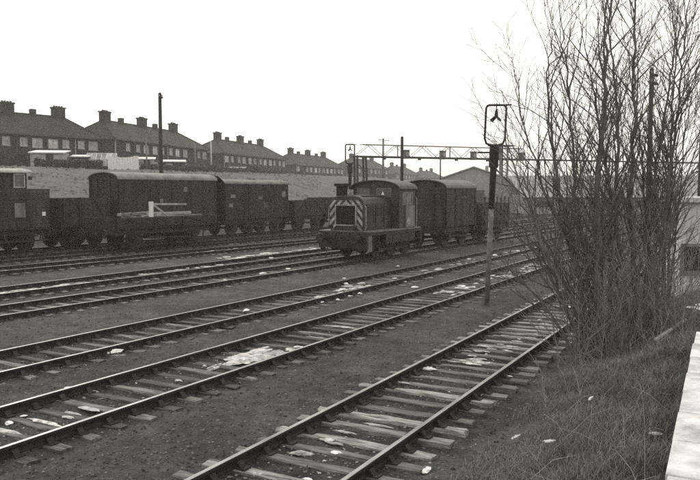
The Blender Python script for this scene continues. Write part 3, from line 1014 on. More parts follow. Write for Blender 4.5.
def buffers(parent, y, s, z=0.88, L=0.45):
    for sx in (-1, 1):
        MB().tube([(sx * .87, y, z), (sx * .87, y + s * L * .55, z), (sx * .87, y + s * L * .56, z), (sx * .87, y + s * (L - .05), z), (sx * .87, y + s * (L - .045), z), (sx * .87, y + s * L, z)], [.13, .11, .075, .075, .22, .2], 16).build('buffer', 'black', parent)
    MB().tube([(0, y, z), (0, y + s * .22, z), (0, y + s * .3, z - .06), (0, y + s * .24, z - .3), (0, y + s * .2, z - .5)], .035, 6).build('coupling', 'black', parent)


def wagon_base(root, L, axles=None, z=1.1):
    for sx in (-1, 1):
        MB().box(sx * 0.98 - .06, sx * 0.98 + .06, 0.06, L - 0.06, z - .3, z - .02).build('solebar', 'black', root)
    for y in (0.0, L - .13):
        MB().box(-1.2, 1.2, y, y + .13, z - .36, z - .02).build('headstock', 'black', root)
    axles = axles or (L * .22, L * .78)
    for y in axles:
        wheel_pair(root, y)
        for sx in (-1, 1):
            x = sx * 1.0
            g = MB()
            g.box(x - .09, x + .09, y - .14, y + .14, .34, .66)
            g.bar((x, y - .55, z - .36), (x, y, .72), .09, .05); g.bar((x, y + .55, z - .36), (x, y, .72), .09, .05)
            g.bar((x, y - .4, z - .32), (x, y - .12, .4), .03, .06); g.bar((x, y + .4, z - .32), (x, y + .12, .4), .03, .06)
            g.build('axlebox', 'black', root)
    MB().bar((1.06, L * .3, .62), (1.06, L * .74, .5), .05, .09).build('brake_lever', 'black', root)
    MB().box(-.5, .5, L * .45, L * .55, .45, .75).build('brake_gear', 'black', root)
    buffers(root, 0, -1); buffers(root, L, 1)


def arch(w, eave, top, n=12, extra=0.0):
    return [(w * math.cos(math.pi * i / n), eave + (top - eave) * math.sin(math.pi * i / n) ** 0.9) for i in range(n + 1)]


def planks_side(x, y0, y1, z0, z1, mb, vertical=False, step=.19, th=.03):
    if vertical:
        y = y0
        while y < y1 - .02:
            d = random.uniform(0, .01)
            mb.box(x - th / 2 - d * 0, x + th / 2 + d, y + .006, min(y + step, y1) - .006, z0, z1); y += step
    else:
        z = z0
        while z < z1 - .02:
            d = random.uniform(0, .01)
            mb.box(x - th / 2, x + th / 2 + d, y0, y1, z + .005, min(z + step, z1) - .005); z += step


def at_track(name, label, cat, k, t, group=None):
    x, y = on_track(k, t)
    return thing(name, label, cat, (x, y, RAIL), -R(TR[k][0]), group)


def box_van(name, label, k, t0, t1, eave, top, wall, roofm, doors, vertical=False, axles=None, vents=0, group=None, cat='goods van', patches=0):
    L = t1 - t0
    root = at_track(name, label, cat, k, t0, group)
    wagon_base(root, L, axles)
    w = 1.22
    prof = [(-w, 1.1), (w, 1.1)] + arch(w, eave, top - .06)
    MB().prism(prof, 0.05, L - .05).build('body', wall, root)
    pk = MB()
    for sx in (-1, 1):
        planks_side(sx * (w + .017), .06, L - .06, 1.1, eave - .02, pk, vertical)
    for ye in (.03, L - .03):
        z = 1.1
        while z < eave - .02:
            pk.box(-w, w, ye - .02, ye + .02, z + .006, min(z + .19, eave) - .006); z += .19
    pk.build('planking', wall, root, kind='stuff')
    rp = arch(w + .1, eave - .02, top)
    ri = [(x * .985, z - .05) for x, z in rp]
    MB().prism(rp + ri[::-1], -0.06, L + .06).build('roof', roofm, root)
    for ye, s in ((0.0, -1), (L, 1)):
        for x in (-.55, .55, -w + .05, w - .05):
            MB().box(x - .05, x + .05, ye - .04 if s < 0 else ye - .03, ye + .03 if s < 0 else ye + .04, .95, eave + (.15 if abs(x) < .8 else -.05)).build('end_post', 'black', root)
    for sx in (-1, 1):
        x = sx * (w + .045)
        for (a, b2) in doors:
            d = MB().box(x - .025, x + .025, a, b2, 1.12, eave - .1)
            dd = d.build('door', wall, root)
            h = MB()
            for yy in (a + .05, b2 - .05):
                h.box(x + sx * .015 - .03, x + sx * .015 + .03, yy - .04, yy + .04, 1.12, eave - .1)
            for zz in (1.5, 2.6):
                h.box(x + sx * .02 - .025, x + sx * .02 + .025, a + .09, b2 - .09, zz, zz + .06)
            h.build('door_straps', 'black', dd)
        for (a, b2) in ((0.1, doors[0][0] - .05), (doors[-1][1] + .05, L - .1)):
            if b2 - a > .5:
                MB().bar((x, a, 1.2), (x, b2, eave - .2), .04, .08).build('brace', wall, root)
        for yy in [0.09, L - .09] + [q for d in doors for q in (d[0] - .08, d[1] + .08)]:
            MB().box(x - .04, x + .03, yy - .05, yy + .05, 1.0, eave - .04).build('side_post', 'black', root)
    for i in range(vents):
        y = L * (i + .5) / vents
        MB().tube([(.0, y, top - .04), (.0, y, top + .1), (0, y, top + .16)], [.12, .16, .03], 10).build('roof_vent', roofm, root)
    for i in range(patches):
        yy, zz = random.uniform(.3, L - .6), random.uniform(1.4, eave - .7)
        MB().box(w + .05, w + .075, yy, yy + random.uniform(.2, .5), zz, zz + random.uniform(.15, .5)).build('label_board', 'pale_panel', root)
    return root


def open_wagon(name, label, k, t0, t1, h, wall, group=None, stakes=False):
    L = t1 - t0
    root = at_track(name, label, 'open wagon', k, t0, group)
    wagon_base(root, L)
    MB().box(-1.2, 1.2, .02, L - .02, 1.08, 1.16).build('floor', wall, root)
    z = 1.16
    while z < h - .05:
        for sx in (-1, 1):
            MB().box(sx * 1.2 - .03, sx * 1.2 + .03, 0.04, L - .04, z + .006, min(z + .22, h) - .006).build('side_plank', wall, root)
        for ye in (.03, L - .03):
            MB().box(-1.16, 1.16, ye - .03, ye + .03, z + .006, min(z + .22, h) - .006).build('end_plank', wall, root)
        z += .22
    ys = [L * .36, L * .64, .1, L - .1] if not stakes else [L * (i + .5) / 7 for i in range(7)]
    for sx in (-1, 1):
        for yy in ys:
            MB().box(sx * 1.25 - .03, sx * 1.25 + .03, yy - .05, yy + .05, .95, h + (.0 if not stakes else random.uniform(.25, .4))).build('stanchion', 'black' if not stakes else wall, root)
        if not stakes:
            MB().box(sx * 1.255 - .025, sx * 1.255 + .025, L * .37 + .06, L * .63 - .06, 1.18, h - .08).build('door', wall, root)
            MB().bar((sx * 1.26, .2, 1.15), (sx * 1.26, L * .33, h - .05), .03, .06).build('brace', 'black', root)
            MB().bar((sx * 1.26, L - .2, 1.15), (sx * 1.26, L * .67, h - .05), .03, .06).build('brace', 'black', root)
    return root


# row under the embankment, track G
GG = 'wagons standing in the row below the embankment'
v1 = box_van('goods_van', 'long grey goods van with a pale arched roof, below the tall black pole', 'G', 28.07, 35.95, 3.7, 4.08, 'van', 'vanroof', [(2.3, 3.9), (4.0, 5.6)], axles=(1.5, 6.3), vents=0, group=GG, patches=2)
lowt0, lowt1 = 24.4, 31.4
open_wagon('low_wagon', 'low black flat wagon loaded with pale timber, before the long grey van', 'H', lowt0, lowt1, 1.66, 'van', None)
ld = at_track('timber_load', 'pale bleached timbers lying on the low black wagon before the long van', 'timber', 'H', lowt0)
for i in range(16):
    a_, L_ = random.uniform(1.6, 3.6), random.uniform(1.6, 3.4)
    xx, zz = -.8 + (i % 6) * .32, 1.2 + .16 * (i // 6) + .25
    MB().box(xx - .11, xx + .11, a_, min(a_ + L_, 6.7), zz - .07, zz + .07, Matrix.Rotation(random.uniform(-.05, .05), 3, 'Z') @ Matrix.Rotation(random.uniform(-.04, .04), 3, 'X')).build('timber', 'pale_wood' if i % 3 == 0 else 'pale_panel', ld)
wp_ = at_track('white_stake', 'white-painted stake standing at the loaded end of the low black wagon', 'stake', 'H', lowt0)
MB().box(1.0, 1.14, 2.3, 2.5, 1.16, 2.45).build('stake', 'white', wp_)
MB().bar((1.07, 2.5, 2.3), (1.07, 3.5, 1.7), .05, .1).build('stay', 'pale_wood', wp_)
MB().bar((1.07, 2.5, 2.32), (1.07, 4.9, 2.28), .06, .1).build('rail_bar', 'pale_wood', wp_)
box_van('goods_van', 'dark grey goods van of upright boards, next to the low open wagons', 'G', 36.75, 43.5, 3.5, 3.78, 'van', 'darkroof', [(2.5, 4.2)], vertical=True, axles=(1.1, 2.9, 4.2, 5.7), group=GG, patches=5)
open_wagon('open_wagon', 'low dark open wagon right of the upright-boarded van', 'G', 44.2, 48.4, 2.25, 'van', GG)
open_wagon('open_wagon', 'low dark open wagon just behind the striped nose of the locomotive', 'G', 49.2, 54.6, 2.45, 'van', GG)
open_wagon('open_wagon', 'low dark open wagon hidden mostly behind the locomotive', 'G', 55.4, 60.8, 2.35, 'van', GG)
open_wagon('open_wagon', 'low dark open wagon between the brake van and the long grey van', 'G', 24.45, 27.5, 2.62, 'van', GG)
# raised ventilator flap at the gap between the two vans
fl = thing('tarpaulin_flap', 'black tarpaulin flap sticking up at the joint between the two grey vans', 'tarpaulin', on_track('G', 36.75, 0.9) + (RAIL + 3.62,), -R(33.1))
MB().add([(.25, .1, -.05), (.3, .75, -.02), (-.5, .75, .1), (-.5, .1, .1), (.27, -.55, .34), (-.5, -.5, .34), (.25, .1, -.09), (.3, .75, -.06), (-.5, .75, .06), (-.5, .1, .06), (.27, -.55, .30), (-.5, -.5, .30)], [(0, 1, 2, 3), (4, 0, 3, 5), (9, 8, 7, 6), (11, 9, 6, 10), (4, 5, 11, 10), (1, 7, 8, 2), (0, 4, 10, 6), (0, 6, 7, 1), (2, 8, 9, 3), (3, 9, 11, 5)]).build('sheet', 'soot', fl)


def brake_van():
    t0, t1 = 18.6, 23.75
    L = t1 - t0
    root = at_track('brake_van', 'brake van with pale roof and glazed cabin, cut by the left edge', 'brake van', 'G', t0, GG)
    wagon_base(root, L)
    w = 1.22
    MB().box(-w, w, .03, L - .03, 1.08, 1.16).build('floor', 'van2', root)
    k = MB()
    for sx in (-1, 1):
        planks_side(sx * w, .05, L - .05, 1.16, 3.02, k, False, .2, .05)
    for ye in (.03, L - .03):
        z = 1.16
        while z < 3.0:
            k.box(-w, w, ye - .025, ye + .025, z + .006, min(z + .2, 3.02) - .006); z += .2
    k.build('lower_planking', 'van2', root, kind='stuff')
    c1 = L - 1.25
    MB().box(-w - .04, w + .04, .0, L, 3.02, 3.1).build('capping_rail', 'van2', root)
    cab = MB().box(-w + .03, w - .03, .1, c1, 3.1, 3.95).build('cabin', 'van2', root)
    for yy in (c1 - .75, c1 - 2.6):
        f = MB()
        x = w - .01
        for a, b2, za, zb_ in ((0, .62, 3.15, 3.21), (0, .62, 3.79, 3.85), (0, .06, 3.21, 3.79), (.56, .62, 3.21, 3.79)):
            f.box(x, x + .05, yy + a, yy + b2, za, zb_)
        fo = f.build('window', 'pale_wood', cab)
        MB().box(x, x + .02, yy + .06, yy + .56, 3.21, 3.79).build('pane', 'pale_panel', fo)
    rp = arch(w + .14, 3.92, 4.14); ri = [(a * .985, z - .05) for a, z in rp]
    MB().prism(rp + ri[::-1], -.1, c1 + .22).build('roof', 'pale_wood', root)
    MB().tube([(.5, 1.2, 4.05), (.5, 1.2, 4.5)], .07, 8).build('stove_pipe', 'black', root)
    MB().tube([(w + .1, c1 + .1, 3.55), (w + .1, c1 + .1, 3.72)], [.1, .09], 8).build('side_lamp', 'black', root)
    MB().box(w + .03, w + .09, L - 2.0, L - 1.45, 1.7, 2.4).build('notice_panel', 'pale_panel', root)
    MB().box(w + .03, w + .09, L - .5, L - .32, 1.75, 1.95).build('label_plate', 'white', root)
    MB().box(w + .1, w + .35, .4, L - .3, .5, .56).build('footboard', 'black', root)
    for yy in (.6, L * .5, L - .5):
        MB().bar((w - .1, yy, 1.05), (w + .2, yy, .56), .05).build('footboard_hanger', 'black', root)


brake_van()
open_wagon('open_wagon', 'low open wagon outside the left edge beside the brake van', 'G', 12.8, 17.9, 2.4, 'van', GG) if False else None

# train behind the locomotive on track D
GD = 'wagons behind the locomotive'
box_van('goods_van', 'brown goods van with arched roof standing close behind the locomotive', 'D', 36.1, 40.2, 3.2, 3.62, 'van2', 'darkroof', [(1.3, 2.8)], vertical=False, group=GD, patches=0)
open_wagon('open_wagon', 'open wagon with upright stakes behind the brown goods van', 'D', 41.3, 46.0, 2.3, 'van2', GD, stakes=True)


# ------------------------------------------------------------------ the diesel shunting locomotive
def locomotive():
    root = at_track('shunting_locomotive', 'small dark shunting locomotive with chevron-striped nose and arched cab', 'locomotive', 'D', 27.9)
    # frames and front
    MB().box(-1.25, 1.25, 0, .12, .5, 1.22).build('buffer_beam', 'black', root)
    MB().box(-1.25, 1.25, 5.2, 5.32, .5, 1.22).build('buffer_beam', 'black', root)
    for sx in (-1, 1):
        MB().box(sx * .62 - .03, sx * .62 + .03, .12, 5.2, .35, 1.15).build('frame_plate', 'black', root)
    rpl = MB().box(-1.29, 1.29, .121, 5.199, 1.2, 1.26)
    rpl.build('running_plate', 'pale_panel', root)
    for sx in (-1, 1):
        MB().box(sx * 1.24 - .02, sx * 1.24 + .02, .12, 5.2, 1.06, 1.198).build('valance', 'black', root)
    buffers(root, 0, -1, .95, .5); buffers(root, 5.32, 1, .95, .5)
    for sx in (-1, 1):
        for y in (0.9, 4.88):
            st = MB()
            st.box(sx * 1.2 - .02, sx * 1.2 + .02, y - .28, y - .24, .3, 1.2); st.box(sx * 1.2 - .02, sx * 1.2 + .02, y + .24, y + .28, .3, 1.2)
            for z in (.32, .72):
                st.box(sx * 1.2 - .14, sx * 1.2 + .08, y - .28, y + .28, z, z + .04)
            st.build('step', 'black', root)
        # guard plate in front of the step, coloured pale to imitate caught light
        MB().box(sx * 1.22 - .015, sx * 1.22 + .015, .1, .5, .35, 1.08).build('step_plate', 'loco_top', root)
    # bonnet
    prof = [(-.86, 1.26), (.86, 1.26), (.86, 2.45), (.8, 2.63), (.66, 2.74), (.45, 2.79), (-.45, 2.79), (-.66, 2.74), (-.8, 2.63), (-.86, 2.45)]
    bevel(MB().prism(prof, .35, 3.0).build('bonnet', 'loco', root), .03)
    for sx in (-1, 1):
        for i, y in enumerate((.62, 1.42, 2.2)):
            d = MB().box(sx * .872 - .014, sx * .872 + .014, y, y + .72, 1.36, 2.4).build('bonnet_door', 'loco', root)
            lv = MB()
            for q in range(6):
                lv.box(sx * .892 - .012, sx * .892 + .012, y + .1, y + .62, 1.9 + q * .075, 1.935 + q * .075)
            lv.box(sx * .895 - .02, sx * .895 + .02, y + .62, y + .66, 1.6, 1.72)
            lv.build('louvre', 'black', d)
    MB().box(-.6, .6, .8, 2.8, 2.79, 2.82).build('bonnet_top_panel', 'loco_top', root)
    # nose: striped surround and radiator grille
    gx, z0, z1 = .5, 1.52, 2.36
    MB().box(-.84, .84, .31, .35, 1.28, 2.6).build('nose_panel', 'red', root)
    g = MB().box(-gx, gx, .27, .31, z0, z1).build('radiator', 'soot', root)
    gr = MB()
    for i in range(14):
        z = z0 + .04 + i * .06
        gr.box(-gx + .03, gx - .03, .255, .27, z, z + .02)
    gr.build('grille_slats', 'soot', g)
    fr = MB()
    for a in ((-gx - .05, -gx, z0 - .05, z1 + .05), (gx, gx + .05, z0 - .05, z1 + .05), (-gx, gx, z1, z1 + .05), (-gx, gx, z0 - .05, z0)):
        fr.box(a[0], a[1], .25, .31, a[2], a[3])
    fr.build('radiator_frame', 'cream', g)
    # chevron stripes falling outwards from the middle
    def clip(poly, f):
        out = []
        for i in range(len(poly)):
            p, q = poly[i], poly[(i + 1) % len(poly)]
            a, b2 = f(p), f(q)
            if a >= 0:
                out.append(p)
            if (a >= 0) != (b2 >= 0):
                s = a / (a - b2); out.append((p[0] + s * (q[0] - p[0]), p[1] + s * (q[1] - p[1])))
        return out
    for sx in (-1, 1):
        k = 0
        for i in range(7):
            c = 3.15 - i * .36
            # band between z = c - x and z = c - x + .18 (x outward)
            band = [(0, c), (.84, c - .84 * 1.15), (.84, c - .84 * 1.15 + .18), (0, c + .18)]
            for reg in (((gx + .05, .84), (1.28, 2.6)), ((0, gx + .05), (z1 + .05, 2.6))):
                (xa, xb), (za, zb_) = reg
                poly = band
                for f in (lambda p: p[0] - xa, lambda p: xb - p[0], lambda p: p[1] - za, lambda p: zb_ - p[1]):
                    poly = clip(poly, f) if poly else []
                if len(poly) >= 3:
                    pp = [(sx * x, z) for x, z in poly]
                    if sx < 0:
                        pp = pp[::-1]
                    MB().prism(pp, .296, .31).build('warning_stripe', 'cream', root)
    for sx in (-1, 1):
        MB().tube([(sx * .93, .42, 1.3), (sx * .97, .4, 1.4), (sx * .97, .4, 2.3), (sx * .9, .42, 2.36)], .022, 6).build('handrail', 'cream', root)
        MB().tube([(sx * .62, .1, 1.26), (sx * .62, .1, 1.5)], .025, 6).tube([(sx * .62, .1, 1.42), (sx * .62, -.06, 1.42)], [.09, .1], 10).build('front_lamp', 'black', root)
        MB().tube([(sx * .35, -.02, 1.15), (sx * .35, -.12, 1.1), (sx * .36, -.14, .7), (sx * .36, -.08, .5)], .03, 6).build('brake_hose', 'black', root)
    # exhaust stack
    bevel(MB().box(-.78, -.38, .7, 1.12, 2.7, 3.32).build('exhaust_stack', 'soot', root), .04)
    MB().box(-.84, -.32, .64, 1.18, 3.22, 3.34).build('exhaust_rim', 'soot', root)
    MB().box(-.2, -.02, .75, .95, 2.79, 3.08).build('filler_box', 'cream', root)
    # cab
    y0, y1, w = 2.95, 4.55, 1.26
    cab = MB()
    cab.box(-w, -w + .06, y0, y1, 1.26, 3.12).box(w - .06, w, y0, y0 + .3, 1.26, 3.12).box(w - .06, w, y1 - .22, y1, 1.26, 3.12).box(w - .06, w, y0 + .3, y1 - .22, 1.26, 2.35).box(w - .06, w, y0 + .3, y1 - .22, 2.95, 3.12)
    wp = [(-w + .06, 1.26), (w - .06, 1.26)] + [(x, z) for x, z in arch(w - .06, 3.1, 3.46)]
    cab.prism(wp, y1 - .05, y1 - .001)
    # front sheet with two window openings
    f0 = y0
    cab.box(-w + .06, w - .06, f0, f0 + .05, 1.26, 2.72)
    for a, b2 in ((-w + .06, -1.0), (-.3, .05), (.85, w - .06)):
        cab.box(a, b2, f0, f0 + .05, 2.72, 3.16)
    top = arch(w - .06, 3.1, 3.46)
    cab.prism([(w - .06, 3.16 - .03)] + [p for p in top if p[1] > 3.16] + [(-w + .06, 3.16 - .03)], f0, f0 + .05)
    co = cab.build('cab', 'loco', root)
    for a, b2 in ((-1.0, -.3), (.05, .85)):
        wf = MB()
        for q in ((a, a + .04, 2.72, 3.13), (b2 - .04, b2, 2.72, 3.13), (a + .04, b2 - .04, 2.72, 2.76), (a + .04, b2 - .04, 3.09, 3.13)):
            wf.box(q[0], q[1], f0 - .02, f0 + .03, q[2], q[3])
        wo = wf.build('cab_window', 'loco_top', co)
        MB().box(a + .04, b2 - .04, f0 + .005, f0 + .015, 2.76, 3.09).build('pane', 'cab_glass', wo)
    MB().add([(.3, f0 - .022, 2.78), (.5, f0 - .022, 2.78), (.4, f0 - .022, 3.0), (.3, f0 - .012, 2.78), (.5, f0 - .012, 2.78), (.4, f0 - .012, 3.0)], [(0, 1, 2), (5, 4, 3), (0, 3, 4, 1), (1, 4, 5, 2), (2, 5, 3, 0)]).build('window_glint', 'white', co)  # white triangle painted on the window as a glint
    so = MB().box(w - .02, w + .012, y0 + .3, y1 - .22, 2.35, 2.41).box(w - .02, w + .012, y0 + .3, y1 - .22, 2.9, 2.96).box(w - .02, w + .012, y0 + .3, y0 + .36, 2.41, 2.9).box(w - .02, w + .012, y1 - .28, y1 - .22, 2.41, 2.9).box(w - .02, w + .012, y0 + .78, y0 + .84, 2.41, 2.9).build('side_window', 'loco_top', co)
    MB().box(w - .03, w - .01, y0 + .36, y1 - .28, 2.41, 2.9).build('side_pane', 'cab_glass', so)
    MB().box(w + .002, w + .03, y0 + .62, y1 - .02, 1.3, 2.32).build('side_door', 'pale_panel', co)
    MB().box(w + .031, w + .045, y0 + .75, y0 + 1.05, 1.42, 1.75).build('number_plate', 'cream', co)
    rp = arch(w + .1, 3.1, 3.52); ri = [(x * .985, z - .05) for x, z in rp]
    MB().prism(rp + ri[::-1], y0 - .15, y1 + .12).build('cab_roof', 'loco', co)
    for y in (y0 + .64, y1 + .03):
        MB().tube([(w + .07, y, 1.3), (w + .09, y, 1.4), (w + .09, y, 2.6), (w + .05, y, 2.7)], .022, 6).build('grab_rail', 'cream', co)
    # low rear casing
    bevel(MB().box(-.8, .8, y1 + .01, 5.15, 1.26, 1.95).build('rear_casing', 'loco', root), .03)
    # wheels, rods, side boxes
    for y in (1.55, 3.0, 4.45):
        wheel_pair(root, y, .5)
    for sx in (-1, 1):
        rod = MB()
        rod.box(sx * .98 - .03, sx * .98 + .03, 1.5, 4.5, .3, .42)
        for y in (1.55, 3.0, 4.45):
            rod.tube([(sx * .82, y, .36), (sx * 1.06, y, .36)], .085, 10)
        rod.build('coupling_rod', 'black', root)
        bx = MB().box(sx * 1.1 - .13, sx * 1.1 + .13, 1.75, 4.6, .62, 1.07)
        bevel(bx.build('battery_box', 'black', root), .02)
        for y in (2.4, 3.2, 4.0):
            MB().box(sx * 1.235 - .012, sx * 1.235 + .012, y, y + .62, .68, 1.02).build('box_door', 'black', root)
        for y in (1.3, 2.3, 3.75):
            MB().bar((sx * .78, y, 1.1), (sx * .78, y, .25), .08, .12).build('brake_hanger', 'black', root)


locomotive()


# ------------------------------------------------------------------ bare trees
def catmull(P, m=5):
    P = [Vector(p) for p in P]
    P = [P[0] * 2 - P[1]] + P + [P[-1] * 2 - P[-2]]
    out = []
    for i in range(1, len(P) - 2):
        for j in range(m):
            t = j / m
            a, b2, c, d = P[i - 1], P[i], P[i + 1], P[i + 2]
            out.append(0.5 * ((2 * b2) + (c - a) * t + (2 * a - 5 * b2 + 4 * c - d) * t * t + (3 * b2 - a - 3 * c + d) * t ** 3))
    out.append(P[-2])
    return out


TW = [0]


def grow(mb, p, d, L, r, lvl, up=0.05, wob=0.055, maxl=3):
    seg = (0.22, 0.16, 0.12, 0.1)[min(lvl, 3)]
    n = max(2, int(L / seg))
    pts, rads = [p.copy()], [r]
    d = d.normalized()
    for i in range(n):
        d = (d + Vector((random.gauss(0, wob), random.gauss(0, wob), random.gauss(0, wob) + up))).normalized()
        p = p + d * (L / n)
        pts.append(p.copy())
        q = (i + 1) / n
        knob = 1.5 if (lvl >= 2 or r < .012) and random.random() < .45 else 1.0
        rads.append(max(0.0032, r * (1 - 0.68 * q)) * knob)
    mb.tube(pts, rads, 5 if r > .02 else 4 if r > .009 else 3, caps=False)
    TW[0] += n
    if lvl < maxl:
        spawn(mb, pts, rads, L, lvl, maxl)


def spawn(mb, pts, rads, L, lvl, maxl=3, dens=1.0, start=0.25, side=None):
    gap = (0.2, 0.15, 0.2, 0.2)[min(lvl, 3)] / dens
    acc = random.random() * gap
    tot = 0
    for i in range(1, len(pts)):
        s = (pts[i] - pts[i - 1]).length
        tot += s
        if tot < start * L:
            continue
        acc += s
        while acc > gap:
            acc -= gap
            d = (pts[i] - pts[i - 1]).normalized()
            az = random.random() * 6.283
            o = d.orthogonal().normalized()
            o = Matrix.Rotation(az, 3, d) @ o
            ang = R(random.uniform(24, 44))
            nd = d * math.cos(ang) + o * math.sin(ang)
            rem = max(0.25, 1 - tot / L)
            cl = L * random.uniform(0.25, 0.6) * (0.45 + 0.55 * rem)
            cl = min(cl, (1.2, 0.6, 0.35, 0.3)[min(lvl, 3)])
            if cl > 0.1:
                grow(mb, pts[i].copy(), nd, cl, max(0.0046, min(rads[i] * 0.62, cl * .014)), lvl + 1, 0.045 if lvl < 2 else 0.02, 0.055, maxl)


def tree(label, base, stems, group, maxl=2, dens=1.0, start=0.22, fan=()):
    """stems: list of (list of (dx, dy, height), radius at the foot) in metres from the base"""
    bx, by = base
    z = height(bx, by)[0]
    root = thing('bare_tree', label, 'tree', (bx, by, z), 0, group)
    cr = MB()
    stems = list(stems)
    for (dx0, dx1, h0, h1, nn) in fan:
        for i in range(nn):
            f = (i + random.uniform(.1, .9)) / nn
            ex, hz, ey = dx0 + (dx1 - dx0) * f, (h0 + (h1 - h0) * f) * random.uniform(.85, 1.1), random.uniform(-.8, .8)
            sx = random.uniform(-.16, .16)
            stems.append(([(sx, random.uniform(-.16, .16), -.15), (sx + ex * .3, ey * .3, hz * .33), (sx + ex * .68, ey * .7, hz * .68), (sx + ex * .95, ey, hz)], random.uniform(.014, .026)))
    for P, r in stems:
        pts = catmull(P, 6)
        pts = [q + Vector((random.gauss(0, .018), random.gauss(0, .018), 0)) for q in pts]
        n = len(pts)
        rads = [max(.007, 1.32 * r * (1 - .84 * (i / (n - 1)) ** 0.85)) * (1 + .12 * random.random()) for i in range(n)]
        m = MB(); m.tube(pts, rads, 8)
        m.build('trunk', 'bark', root, True)
        L = sum((pts[i] - pts[i - 1]).length for i in range(1, n))
        spawn(cr, pts, rads, L, 0, maxl, dens, start)
    cr.build('crown', 'twig', root)
    return root


TG = 'bare trees between the nearest track and the platform'
tree('bare tree with the thickest stem, leftmost of the clump, reaching over the track', (4.7, 14.05), [
    ([(0.02, 0.0, -0.15), (-0.08, -0.13, 1.63), (-0.15, -0.25, 3.11), (-0.12, -0.38, 4.55), (-0.15, -0.5, 5.59), (-0.08, -0.63, 6.95)], .062),
    ([(-0.11, 0.0, -0.15), (-0.41, 0.02, 1.61), (-0.77, 0.04, 3.12), (-0.99, 0.06, 4.42), (-1.02, 0.08, 5.34), (-0.95, 0.11, 6.08)], .034),
    ([(-0.08, 0.0, -0.15), (-0.24, -0.06, 1.62), (-0.5, -0.12, 3.11), (-0.67, -0.19, 4.39), (-0.78, -0.25, 5.46), (-0.92, -0.31, 6.25)], .034),
    ([(-0.15, 0.0, -0.15), (-0.63, 0.06, 1.42), (-1.24, 0.12, 2.65), (-1.64, 0.19, 3.68), (-1.81, 0.25, 4.34)], .028),
    ([(-0.2, -0.1, -0.15), (-0.75, -0.2, 1.1), (-1.35, -0.25, 2.1), (-1.7, -0.3, 2.9)], .032),
    ([(-0.15, -0.2, -0.15), (-0.6, -0.5, 1.0), (-1.2, -0.7, 2.0), (-1.55, -0.8, 3.2), (-1.7, -0.9, 4.0)], .022),
    ([(-0.25, 0.2, -0.15), (-0.9, 0.5, 0.9), (-1.6, 0.7, 1.7), (-2.0, 0.8, 2.5)], .026),
    ([(-0.05, 0.1, -0.15), (-0.35, 0.4, 1.7), (-0.95, 0.6, 3.2), (-1.35, 0.7, 4.6), (-1.5, 0.8, 5.5)], .028),
    ([(0.11, 0.0, -0.15), (0.25, 0.06, 1.61), (0.31, 0.12, 3.12), (0.32, 0.18, 4.62), (0.22, 0.24, 5.74), (-0.02, 0.3, 7.04)], .038)], TG, fan=((-1.5, -0.4, 2.4, 5.2, 7), (-0.4, 0.6, 5.0, 6.2, 2)))
tree('bare tree with upright stems in the middle of the clump, before the thick pole', (5.59, 14.51), [
    ([(0.0, 0.0, -0.15), (-0.16, -0.21, 1.68), (-0.34, -0.42, 3.02), (-0.35, -0.63, 4.48), (-0.5, -0.83, 5.69), (-0.55, -1.04, 6.86)], .046),
    ([(-0.11, 0.0, -0.15), (-0.4, -0.23, 1.69), (-0.7, -0.47, 2.83), (-1.02, -0.7, 3.92), (-1.26, -0.93, 4.79), (-1.57, -1.17, 5.8)], .03),
    ([(0.12, 0.0, -0.15), (0.26, 0.16, 1.66), (0.37, 0.32, 2.83), (0.62, 0.49, 4.21), (0.83, 0.65, 5.42), (1.02, 0.81, 6.83)], .036),
    ([(0.2, 0.0, -0.15), (0.38, -0.12, 1.48), (0.45, -0.23, 2.83), (0.44, -0.35, 4.14), (0.43, -0.46, 5.23), (0.46, -0.58, 6.29)], .03)], TG, fan=((-1.3, -0.2, 3.6, 5.6, 3), (0.2, 1.3, 5.6, 4.2, 3)))
tree('bare tree at the right of the clump, its stems leaning towards the pale hut', (6.3, 14.9), [
    ([(-0.0, 0.0, -0.15), (-0.1, -0.13, 1.54), (-0.08, -0.26, 2.92), (-0.02, -0.38, 4.27), (0.01, -0.51, 5.38), (0.03, -0.64, 6.46)], .036),
    ([(0.12, 0.0, -0.15), (0.2, 0.3, 1.31), (0.45, 0.59, 2.6), (1.12, 0.89, 3.57), (1.43, 1.19, 4.85)], .026),
    ([(-0.12, 0.0, -0.15), (-0.33, -0.01, 1.33), (-0.49, -0.03, 2.73), (-0.61, -0.04, 3.91), (-0.79, -0.06, 4.88), (-0.63, -0.07, 6.04)], .03),
    ], TG, fan=((-0.7, 0.3, 3.4, 5.2, 4),))


def shrub(label, x, y, n, hmin, hmax, spread, name='bare_shrub', group=None, maxl=2, r=.0085, lean=.35):
    z = height(x, y)[0]
    root = thing(name, label, 'shrub', (x, y, z), 0, group)
    st, tw = MB(), MB()
    for i in range(n):
        p = Vector((random.gauss(0, spread), random.gauss(0, spread), -.08))
        d = Vector((random.gauss(0, lean) + p.x * .3, random.gauss(0, lean), 1))
        L = random.uniform(hmin, hmax)
        pts, q = [p.copy()], p.copy()
        d.normalize()
        k = max(4, int(L / .2))
        for j in range(k):
            d = (d + Vector((random.gauss(0, .08), random.gauss(0, .08), 0.02))).normalized()
            q = q + d * (L / k); pts.append(q.copy())
        rads = [max(.004, r * random.uniform(.7, 1.2) * (1 - .75 * j / k)) for j in range(k + 1)]
        st.tube(pts, rads, 5, caps=False)
        spawn(tw, pts, rads, L, 4 - maxl if False else 1, maxl, 1.0, .12)
    st.build('stems', 'flaretwig', root, kind='stuff')
    tw.build('twigs', 'flaretwig', root, kind='stuff')
    return root


